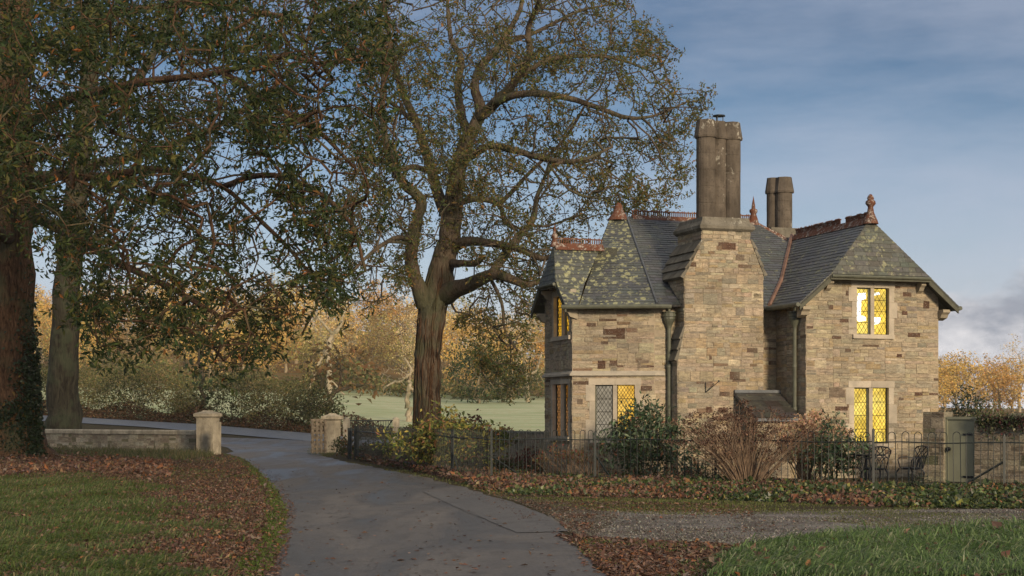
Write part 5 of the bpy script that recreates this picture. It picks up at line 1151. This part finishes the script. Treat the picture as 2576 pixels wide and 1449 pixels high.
shrub('laurel', 'evergreen shrub between the pink hydrangea and the garden chairs', W(2100, 1048, 33.6) * [1, 1, 0], 1.35, 1.4, 420, 8, .11, EVG, (.3, .3, .17, .18, .05), .34, depth=.9)
shrub('laurel', 'small green shrub against the lodge beside the lean-to roof', W(2070, 1048, 36.5) * [1, 1, 0], 1.1, 1.45, 130, 5, .10, EVG, (.3, .3, .2, .15, .05), .34, depth=.7)
shrub('box_ball', 'round dark clipped shrub at the foot of the sideways chair', G(2316, 1242), .56, .42, 160, 9, .04, ((.015, .025, .014), (.025, .04, .02), (.04, .06, .03)), (.4, .4, .2), .5, sig=.03, base=-.1)
shrub('autumn_shrub', 'mounded shrub with yellow and green leaves behind the railing left of the lodge', W(1130, 1048, 44) * [1, 1, 0], 2.6, 1.5, 330, 6, .13, ((.08, .1, .03), (.16, .15, .04), (.30, .22, .05), (.22, .10, .05), (.05, .06, .03)), (.3, .25, .15, .1, .2), .45, 'leaf' and .6 and 'leaf')if False else None
shrub('autumn_shrub', 'mounded shrub with yellow green leaves behind the railing at the foot of the oak', W(1125, 1048, 43.5) * [1, 1, 0], 2.9, 1.6, 520, 9, .14, ((.13, .17, .045), (.24, .23, .06), (.42, .34, .08), (.3, .15, .07), (.08, .1, .04)), (.3, .25, .15, .1, .2), .45, 'leaf')
shrub('autumn_shrub', 'reddish brown mounded shrub between the oak and the lodge', W(1185, 1048, 48) * [1, 1, 0], 2.2, 1.5, 300, 6, .12, ((.16, .07, .05), (.22, .13, .06), (.10, .11, .04), (.25, .18, .08)), (.3, .3, .25, .15), .5, 'leaf')
shrub('autumn_shrub', 'sprawling low shrub with pale yellow leaves against the far railing bays', W(1040, 1048, 49.5) * [1, 1, 0], 2.2, 1.1, 220, 6, .12, ((.11, .15, .04), (.2, .2, .06), (.36, .3, .08), (.16, .11, .05)), (.35, .3, .15, .2), .45, 'leaf')
shrub('autumn_shrub', 'dark leafy shrub beside the right gate pier behind the railing', W(868, 1048, 59.5) * [1, 1, 0], 1.1, .8, 120, 5, .13, ((.04, .06, .025), (.07, .08, .03), (.14, .07, .03)), (.45, .35, .2), .45, 'leaf')
shrub('autumn_shrub', 'tangled dark shrub behind the second railing bay', W(950, 1048, 54) * [1, 1, 0], 1.5, .7, 140, 5, .12, ((.05, .06, .03), (.08, .08, .035), (.12, .09, .05)), (.4, .35, .25), .45, 'leaf')
shrub('red_shrub', 'low crimson leaved shrub beside the lodge end wall', W(1338, 1048, 43) * [1, 1, 0], 1.2, .7, 150, 6, .07, ((.14, .03, .025), (.2, .05, .035), (.08, .04, .02)), (.4, .3, .3), .5, 'leaf')
def stemmy(name, label, c, w_, h, n, head, hpal, hn, spread_, lsize=.03, lean_=0, hs=.055):
    root = empty(name, tuple(c)); tag(root, label, 'shrub'); m = MB(); heads = []
    for k in range(n):
        a = rng.uniform(0, 6.28); r = rng.random() ** .7 * spread_; e = np.array([math.cos(a) * r * w_ / 2, math.sin(a) * r * w_ * .35, 0]); hh = h * rng.uniform(.6, 1) * (1 - .25 * r); b = c + e * .18 + rng.normal(0, .03, 3) * [1, 1, 0]
        p = [b - UP * .02, b + e * .3 + UP * hh * .4 + rng.normal(0, .015, 3), b + e * .7 + UP * hh * .75 + rng.normal(0, .02, 3), b + e + UP * hh + [lean_ * hh, 0, 0]]; m.tube(catmull(p, 3), np.linspace(.011, .005, 10), 4, cap=False)
        if rng.random() < head: heads.append(p[3])
        for q in range(2):
            s = catmull(p, 3)[rng.integers(4, 9)]; t2_ = s + rng.normal(0, .07, 3) + UP * .14; m.tube([s, t2_], .0035, 3, cap=False)
            if rng.random() < head * .5: heads.append(t2_)
    childof(m, 'stems', M['stem'], root); m = MB(); hd_ = np.repeat(np.array(heads), hn, 0) + rng.normal(0, hs, (len(heads) * hn, 3)) * [1, 1, .5]
    leaves(m, hd_, lsize, .8, hpal, None, -.1); childof(m, 'flower_heads', M['leafdull'], root); return root
c = W(1880, 1048, 34.0) * [1, 1, 0]; stemmy('hydrangea', 'dried brown hydrangea with many bare upright stems and dark dead heads', c, 3.0, 1.85, 170, .75, ((.06, .03, .02), (.10, .05, .03), (.26, .16, .11)), 26, 1.0, .036, 0, .06)
c = W(2030, 1048, 34.6) * [1, 1, 0]; stemmy('hydrangea', 'leaning hydrangea with faded pink flower heads right of the brown one', c, 1.5, 1.6, 60, .9, ((.6, .36, .26), (.66, .45, .3), (.45, .36, .18), (.4, .26, .16)), 44, 1.0, .05, .12, .085)
for px, Y, lab in ((1180 + 255, 38.0, 'spindly rose with pinkish leaves at the foot of the bay corner'), (1395, 38.6, 'thin rose stems beside the lodge end wall'), (1490, 37.8, 'small straggling rose right of the bay corner')):
    stemmy('rose_bush', lab, W(px, 1048, Y) * [1, 1, 0], 1.0, .85, 22, .7, ((.25, .08, .06), (.2, .14, .06), (.1, .1, .04)), 10, 1.0, .05)
# evergreen behind the garden wall, right
shrub('laurel', 'dark evergreen bush rising behind the garden wall above the sage door', W(2435, 1048, 40) * [1, 1, 0], 1.15, 2.15, 320, 7, .08, ((.02, .035, .018), (.035, .055, .025), (.06, .08, .04)), (.4, .4, .2), .45, base=.5)
shrub('viburnum', 'loose shrub with white flowers behind the wall right of the dark bush', W(2500, 1048, 38.5) * [1, 1, 0], 1.3, 1.85, 200, 5, .07, ((.09, .11, .04), (.14, .16, .06), (.5, .5, .42), (.2, .08, .08)), (.45, .35, .12, .08), .5, 'leaf', base=.5)
m = MB(); n_ = 2600; X_ = rng.uniform(ad1 + .1, Lr - .5, n_); zz = zw2 + .08 - np.abs(rng.normal(0, .22, n_)) * rng.random(n_); leaves(m, P0 + tX(P0, P1) * X_[:, None] + UP * zz[:, None] + nrm * 0 + np.array([0, -.06, 0]) + rng.normal(0, .04, (n_, 3)), .06, .8, ((.05, .07, .03), (.12, .05, .05), (.1, .11, .05), (.3, .27, .2)), (.4, .2, .3, .1), .3)
tag(m.build('wall_creeper', M['leaf']), 'ivy and creeper trailing over the top of the right garden wall', 'creeper', kind='stuff')

# ------------------------------------------------------------ grass, litter and ground cover
def scat(poly, n, ylo=None, bias=1.0):
    a = np.array(poly, float); X = rng.uniform(a[:, 0].min(), a[:, 0].max(), n * 3); Yp = rng.uniform(a[:, 1].min(), a[:, 1].max(), n * 3); k = np.zeros(len(X), bool); j = len(a) - 1; ins = np.zeros(len(X), bool)
    for i in range(len(a)):
        c_ = ((a[i, 1] > Yp) != (a[j, 1] > Yp)) & (X < (a[j, 0] - a[i, 0]) * (Yp - a[i, 1]) / (a[j, 1] - a[i, 1] + 1e-9) + a[i, 0]); ins ^= c_; j = i
    X, Yp = X[ins][:n], Yp[ins][:n]; Yw = CH * F / (Yp - HY); Xw = (X - CX) / F * Yw; return np.column_stack([Xw, Yw, Z(Xw, Yw)])
def vnoise(X, Y, s, seed=0):
    r = np.random.default_rng(seed); o = 0
    for k in range(5): a = r.uniform(0, 6.28); f = s * r.uniform(.6, 1.8); o = o + np.sin((X * math.cos(a) + Y * math.sin(a)) * f + r.uniform(0, 6.28))
    return o / 5
def grass(mb, P, h, w_, pal, pw_=None, lean_=.6, clump=None):
    n = len(P); hh = h * np.exp(rng.normal(0, .3, n))[:, None]; a = rng.uniform(0, 6.28, n); d = np.column_stack([np.cos(a), np.sin(a), np.zeros(n)])
    if clump is not None: b = clump; d2 = np.column_stack([np.cos(b), np.sin(b), np.zeros(n)]); d = unit(d * .6 + d2)
    l = lean_ * rng.uniform(.4, 1.3, n)[:, None]; s = np.column_stack([-d[:, 1], d[:, 0], np.zeros(n)]) ; fa = rng.uniform(0, 6.28, n); s = np.column_stack([np.cos(fa), np.sin(fa), np.zeros(n)]); ww = w_ * np.sqrt(hh / h)
    p1 = P + d * hh * l * .35 + UP * hh * .55; p2 = P + d * hh * l * 1.0 + UP * hh * (1.0 - .45 * l)
    V = np.stack([P - s * ww, P + s * ww, p1 + s * ww * .8, p1 - s * ww * .8, p2], 1).reshape(-1, 3); i = np.arange(n)[:, None] * 5
    pal = np.array(pal); c = pal[rng.choice(len(pal), n, p=pw_)] * rng.uniform(.7, 1.3, (n, 1))
    mb.add(V, np.concatenate([i, i + 1, i + 2, i + 3], 1), c); V2 = V.reshape(n, 5, 3)[:, 2:5].reshape(-1, 3); i = np.arange(n)[:, None] * 3; mb.add(V2, np.concatenate([i + 1, i, i + 2], 1), c)
GR = ((.06, .095, .024), (.085, .13, .034), (.12, .15, .045), (.19, .165, .08)); GW = (.32, .3, .2, .18)
Lh = np.array([(p[0], p[1]) for p in Lw]); 
# left lawn
lawn = [(-60, 1470), (680, 1470), (720, 1400), (745, 1330), (745, 1270), (710, 1210), (640, 1160), (560, 1140), (300, 1135), (60, 1135), (-60, 1160)]
P = scat(lawn, 220000); P = P[P[:, 0] < ex(Lw, P[:, 1]) + .04 + .08 * vnoise(P[:, 0] * 0, P[:, 1], 4, 2)]; px = CX + F * P[:, 0] / P[:, 1]; py = HY + CH * F / P[:, 1]
lit = np.clip((px - 300 - (py - 1150) * .55) / 120, -1, 1) * .75 + vnoise(P[:, 0], P[:, 1], 1.9, 3) * .7 + vnoise(P[:, 0], P[:, 1], .8, 33) * .7 + (np.abs(py - 1180 + 0 * px) < 26) * (px < 420) * 1.0
edge = (ex(Lw, P[:, 1]) - P[:, 0]) < .25 + .12 * vnoise(P[:, 0], P[:, 1], 1.2, 9)
gk = (rng.random(len(P)) < np.clip(.60 - lit * .75, .05, .8)) | edge
m = MB(); Pg = P[gk]; cl = 3 * vnoise(Pg[:, 0], Pg[:, 1], 2.0, 5); e2 = edge[gk]; Pq = Pg[~e2]; hv = vnoise(Pq[:, 0], Pq[:, 1], 3.5, 41); grass(m, Pq[hv < 0], .06, .0055, GR, GW, 1.0, cl[~e2][hv < 0]); grass(m, Pq[hv >= 0], .10, .0055, GR, GW, 1.2, cl[~e2][hv >= 0]); grass(m, Pg[e2], .035, .005, ((.08, .12, .02), (.11, .15, .03)), None, .9)
Pm = scat([(60, 1120), (500, 1130), (545, 1150), (420, 1160), (60, 1150)], 9000); grass(m, Pm, .22, .007, ((.07, .09, .03), (.12, .12, .05), (.2, .16, .08)), (.4, .35, .25), .5)
tag(m.build('lawn_grass', M['grass']), 'rough grass of the left verge growing through fallen leaves', 'grass', kind='stuff')
LIT = ((.12, .066, .045), (.075, .044, .032), (.17, .10, .068), (.17, .125, .098), (.21, .09, .04), (.24, .16, .09)); LWt = (.3, .28, .15, .15, .09, .03)
m = MB(); lk = rng.random(len(P)) < np.clip(.42 + lit * .5, .12, .95) * (~edge * .9 + .1); Pl = P[lk] + UP * .012 + UP * np.abs(rng.normal(0, .015, lk.sum()))[:, None]; leaves(m, Pl, .046, .6, LIT + ((.05, .03, .02),), tuple(x * .8 for x in LWt) + (.2,), 0, .25, .28, .6)
Pl = scat([(-40, 1150), (150, 1140), (440, 1165), (420, 1205), (200, 1190), (-40, 1200)], 9000); Pl[:, 2] += np.abs(rng.normal(0, .07, len(Pl))); leaves(m, Pl, .10, .6, LIT, LWt, 0, .25, .3, .4)
Pl = scat([(560, 1125), (820, 1135), (1200, 1230), (1440, 1320), (1560, 1460), (640, 1460), (720, 1280)], 300); Pe = scat([(560, 1130), (620, 1150), (700, 1200), (745, 1280), (735, 1340), (700, 1460), (640, 1460), (690, 1340), (700, 1270), (640, 1190)], 2600); leaves(m, Pe + UP * .014, .038, .6, LIT, LWt, 0, .2, .3, .9); Pe = scat([(840, 1160), (1060, 1200), (1250, 1250), (1420, 1330), (1560, 1460), (1500, 1460), (1400, 1345), (1200, 1258), (1000, 1200), (840, 1170)], 2200); Pe = Pe[vnoise(Pe[:, 0], Pe[:, 1], 1.2, 51) > -.1]; leaves(m, Pe + UP * .014, .038, .6, LIT, LWt, 0, .2, .3, .9); leaves(m, Pl + UP * .015, .06, .6, LIT, LWt, 0, .2, .3, .9)
tag(m.build('fallen_leaves', M['litter']), 'brown autumn leaves scattered over the left verge and drive', 'fallen leaves', kind='stuff')
# right foreground grass
rg = [(1770, 1475), (1815, 1425), (1850, 1395), (1960, 1372), (2100, 1356), (2300, 1345), (2640, 1322), (2640, 1475)]
P = scat(rg, 130000); m = MB(); h_ = 1 + .45 * vnoise(P[:, 0], P[:, 1], 3.2, 11); cl = 4 * vnoise(P[:, 0], P[:, 1], 2.6, 12); py = HY + CH * F / P[:, 1]; edge_f = np.clip((P[:, 1].max() - P[:, 1]) / 2.0, .35, 1)
for k in range(3):
    s = slice(k, None, 3); grass(m, P[s], .10 + .025 * k, .005, ((.07, .125, .036), (.11, .18, .055), (.16, .22, .09), (.26, .28, .17)), (.3, .35, .25, .1), 1.25, cl[s])
tag(m.build('tussock_grass', M['grass']), 'long tussocky green grass in the right foreground', 'grass', kind='stuff')
P = scat([(1410, 1350), (1560, 1358), (1830, 1372), (1830, 1400), (1790, 1470), (1560, 1475), (1480, 1400)], 30000); k = rng.random(len(P)) < np.clip(.5 + .6 * vnoise(P[:, 0], P[:, 1], 2.2, 4), .12, 1); m = MB(); leaves(m, P[k] + UP * .015, .052, .6, LIT, LWt, 0, .25, .3, .8)
P = scat([(1770, 1475), (1830, 1390), (2576, 1320), (2576, 1475)], 900); leaves(m, P + UP * .08, .08, .6, LIT, LWt, 0, .2, .3, .6)
P = scat([(1380, 1280), (2576, 1280), (2576, 1330), (1440, 1350)], 1500); k = vnoise(P[:, 0], P[:, 1], 1.8, 6) > .1; leaves(m, P[k] + UP * .012, .05, .6, LIT, LWt, 0, .2, .3, .9)
tag(m.build('leaf_litter', M['litter']), 'patch of fallen brown leaves between the drive and the right grass', 'fallen leaves', kind='stuff')
Pb = scat([(1380, 1286), (2576, 1282), (2700, 1300), (2576, 1328), (2000, 1356), (1840, 1374), (1440, 1350)], 26000); m = MB(); kb = rng.random(len(Pb)) < np.clip(.55 + .8 * vnoise(Pb[:, 0], Pb[:, 1] * 2.5, 1.1, 71), .05, 1); Pb = Pb[kb]; leaves(m, Pb + UP * .011, .022, .9, ((.15, .14, .12), (.22, .205, .18), (.09, .08, .07), (.3, .29, .26)), (.35, .3, .25, .1), -.1, .3, .25, .6)
tag(m.build('gravel_stones', M['litter']), 'loose grey gravel stones strewn over the right hand track', 'gravel', kind='stuff')
m = MB(); Pb = scat([(1700, 1470), (1760, 1420), (1830, 1385), (1960, 1362), (2250, 1338), (2500, 1325), (2500, 1350), (2000, 1385), (1850, 1470)], 5000); grass(m, Pb, .06, .0055, GR, GW, 1.1); Pb = scat([(1440, 1352), (1830, 1372), (1800, 1470), (1560, 1470)], 5000); kb = vnoise(Pb[:, 0], Pb[:, 1], 2.4, 61) > .15; grass(m, Pb[kb], .05, .0055, GR, GW, 1.1)
tag(m.build('thin_grass', M['grass']), 'sparse short grass straggling between the leaf litter and the tussocks', 'grass', kind='stuff')
# mossy strips beside the gravel
m = MB()
for poly, n_, h_ in (([(1300, 1248), (1700, 1256), (2100, 1270), (2250, 1262), (2350, 1280), (2200, 1296), (1900, 1300), (1650, 1296), (1400, 1280)], 34000, .028), ([(1900, 1300), (2200, 1288), (2576, 1295), (2640, 1310), (2576, 1318), (2250, 1330), (2100, 1316)], 22000, .022), ([(1420, 1350), (1560, 1410), (1560, 1440), (1470, 1400)], 2500, .03), ([(900, 1165), (1060, 1190), (1250, 1235), (1330, 1262), (1290, 1262), (1180, 1228), (1000, 1190), (860, 1162)], 6000, .05), ([(780, 1120), (850, 1135), (830, 1152), (770, 1142)], 2500, .05)):
    P = scat(poly, n_); k = rng.random(len(P)) < np.clip(.42 + .9 * vnoise(P[:, 0], P[:, 1] * 2, 1.5, 8), 0, 1); grass(m, P[k], h_, .006, ((.10, .12, .03), (.13, .15, .04), (.18, .16, .08)), (.4, .4, .2), .9)
Pq = scat([(1180, 1232), (1300, 1262), (1390, 1302), (1440, 1348), (1480, 1350), (1500, 1296), (1900, 1302), (1900, 1276), (1500, 1252), (1300, 1246)], 9000); kq = rng.random(len(Pq)) < np.clip(.35 + .8 * vnoise(Pq[:, 0], Pq[:, 1] * 1.5, 1.6, 88), 0, 1); ml = MB(); leaves(ml, Pq[kq] + UP * .02, .042, .6, LIT, LWt, 0, .25, .3, .7); Pg2 = scat([(1240, 1248), (1300, 1264), (1390, 1302), (1440, 1348), (1500, 1350), (1560, 1300), (1400, 1262)], 9000); leaves(ml, Pg2 + UP * .012, .02, .9, ((.10, .09, .075), (.07, .06, .05), (.13, .12, .1), (.09, .06, .04)), None, -.1, .3, .25, .6)
tag(ml.build('edge_litter', M['litter']), 'leaves and grit gathered where the tarmac meets the mossy strip', 'leaf litter', kind='stuff')
P = scat([(900, 1112), (1250, 1112), (1370, 1140), (1370, 1186), (1200, 1192), (1000, 1150)], 30000); grass(m, P, .04, .008, ((.09, .17, .03), (.12, .2, .05)), None, .8)
P = scat([(2140, 1222), (2400, 1228), (2576, 1240), (2576, 1250), (2130, 1236)], 7000); grass(m, P, .04, .007, ((.09, .15, .03), (.12, .18, .05)), None, .8)
tag(m.build('verge_grass', M['grass']), 'short mossy grass along the gravel track and garden lawn', 'grass', kind='stuff')
# ivy and leaf bank under the railing
m = MB(); bank_pts = [(1190, 1228), (1300, 1246), (1500, 1250), (1750, 1256), (2000, 1267), (2250, 1276), (2600, 1283), (2600, 1232), (2350, 1236), (2150, 1230), (1900, 1218), (1600, 1210), (1400, 1206), (1230, 1205)]
P = scat(bank_pts, 44000); px = CX + F * P[:, 0] / P[:, 1]; py = HY + CH * F / P[:, 1]; hh = .12 * (1 + .5 * vnoise(P[:, 0], P[:, 1], 2.2, 21)) * np.clip((np.interp(px, [1190, 1300, 1500, 1750, 2000, 2250, 2600], [1228, 1246, 1250, 1256, 1267, 1276, 1283]) - py) / 16, 0, 1); P2 = P + UP * (hh * rng.random(len(P)) ** .5)[:, None]
gf = np.clip(.5 + .9 * vnoise(P[:, 0], P[:, 1], 1.7, 22) + (px - 1900) / 1800, .1, .92); k = rng.random(len(P)) < gf
leaves(m, P2[~k] + UP * .01, .07, .65, LIT, (.26, .2, .22, .12, .15, .05), 0, .25, .3, .3); tag(m.build('leaf_drift', M['litter']), 'drift of russet fallen leaves heaped under the hooped railing', 'fallen leaves', kind='stuff')
m = MB(); leaves(m, P2[k] + UP * .02, .068, .8, ((.035, .055, .02), (.06, .085, .03), (.11, .13, .04), (.2, .2, .05)), (.4, .35, .18, .07), 0, .2, .3, .3); tag(m.build('ground_ivy', M['glossleaf']), 'green ivy ground cover along the foot of the railing', 'ground cover', kind='stuff')
m = MB(); P = scat([(860, 1150), (960, 1172), (1100, 1198), (1200, 1226), (1240, 1206), (1120, 1178), (1000, 1160), (890, 1142)], 9000); P[:, 2] += rng.random(len(P)) * .14; leaves(m, P, .10, .6, LIT + ((.06, .08, .03),), (.22, .2, .16, .12, .09, .03, .18), 0, .25, .3, .4)
P = scat([(900, 1120), (1150, 1120), (1430, 1180), (1430, 1205), (1240, 1205), (1000, 1165)], 9000); P[:, 2] += rng.random(len(P)) * .1; leaves(m, P, .08, .6, ((.12, .06, .035), (.07, .06, .03), (.16, .09, .05), (.06, .09, .03)), (.3, .3, .15, .25), 0, .25, .3, .5)
P = scat([(1300, 1196), (1500, 1204), (1700, 1216), (1960, 1224), (1960, 1212), (1700, 1202), (1480, 1192), (1380, 1186)], 5000); P[:, 2] += rng.random(len(P)) ** 3 * .3; leaves(m, P, .06, .5, ((.12, .06, .04), (.07, .08, .03), (.2, .1, .06)), None, -.3, .25, .3, .2)
tag(m.build('border_litter', M['litter']), 'leaves and low plants in the garden border behind the far railing', 'ground cover', kind='stuff')

# ------------------------------------------------------------ autumn haze in the air
hz = MB(); hz.box((0, 385, 28), (1030, 1050, 60)); ho = hz.build('haze', bpy.data.materials.new('haze_air')); tag(ho, 'thin pale evening haze softening the far wood', 'haze', kind='stuff')
hm = ho.data.materials[0]; hm.use_nodes = True; hn = hm.node_tree; hn.nodes.remove(hn.nodes['Principled BSDF']); pv = hn.nodes.new('ShaderNodeVolumePrincipled'); pv.inputs['Density'].default_value = .00016; pv.inputs['Color'].default_value = (.9, .9, .92, 1); pv.inputs['Anisotropy'].default_value = 0
hn.links.new(pv.outputs[0], hn.nodes['Material Output'].inputs['Volume'])
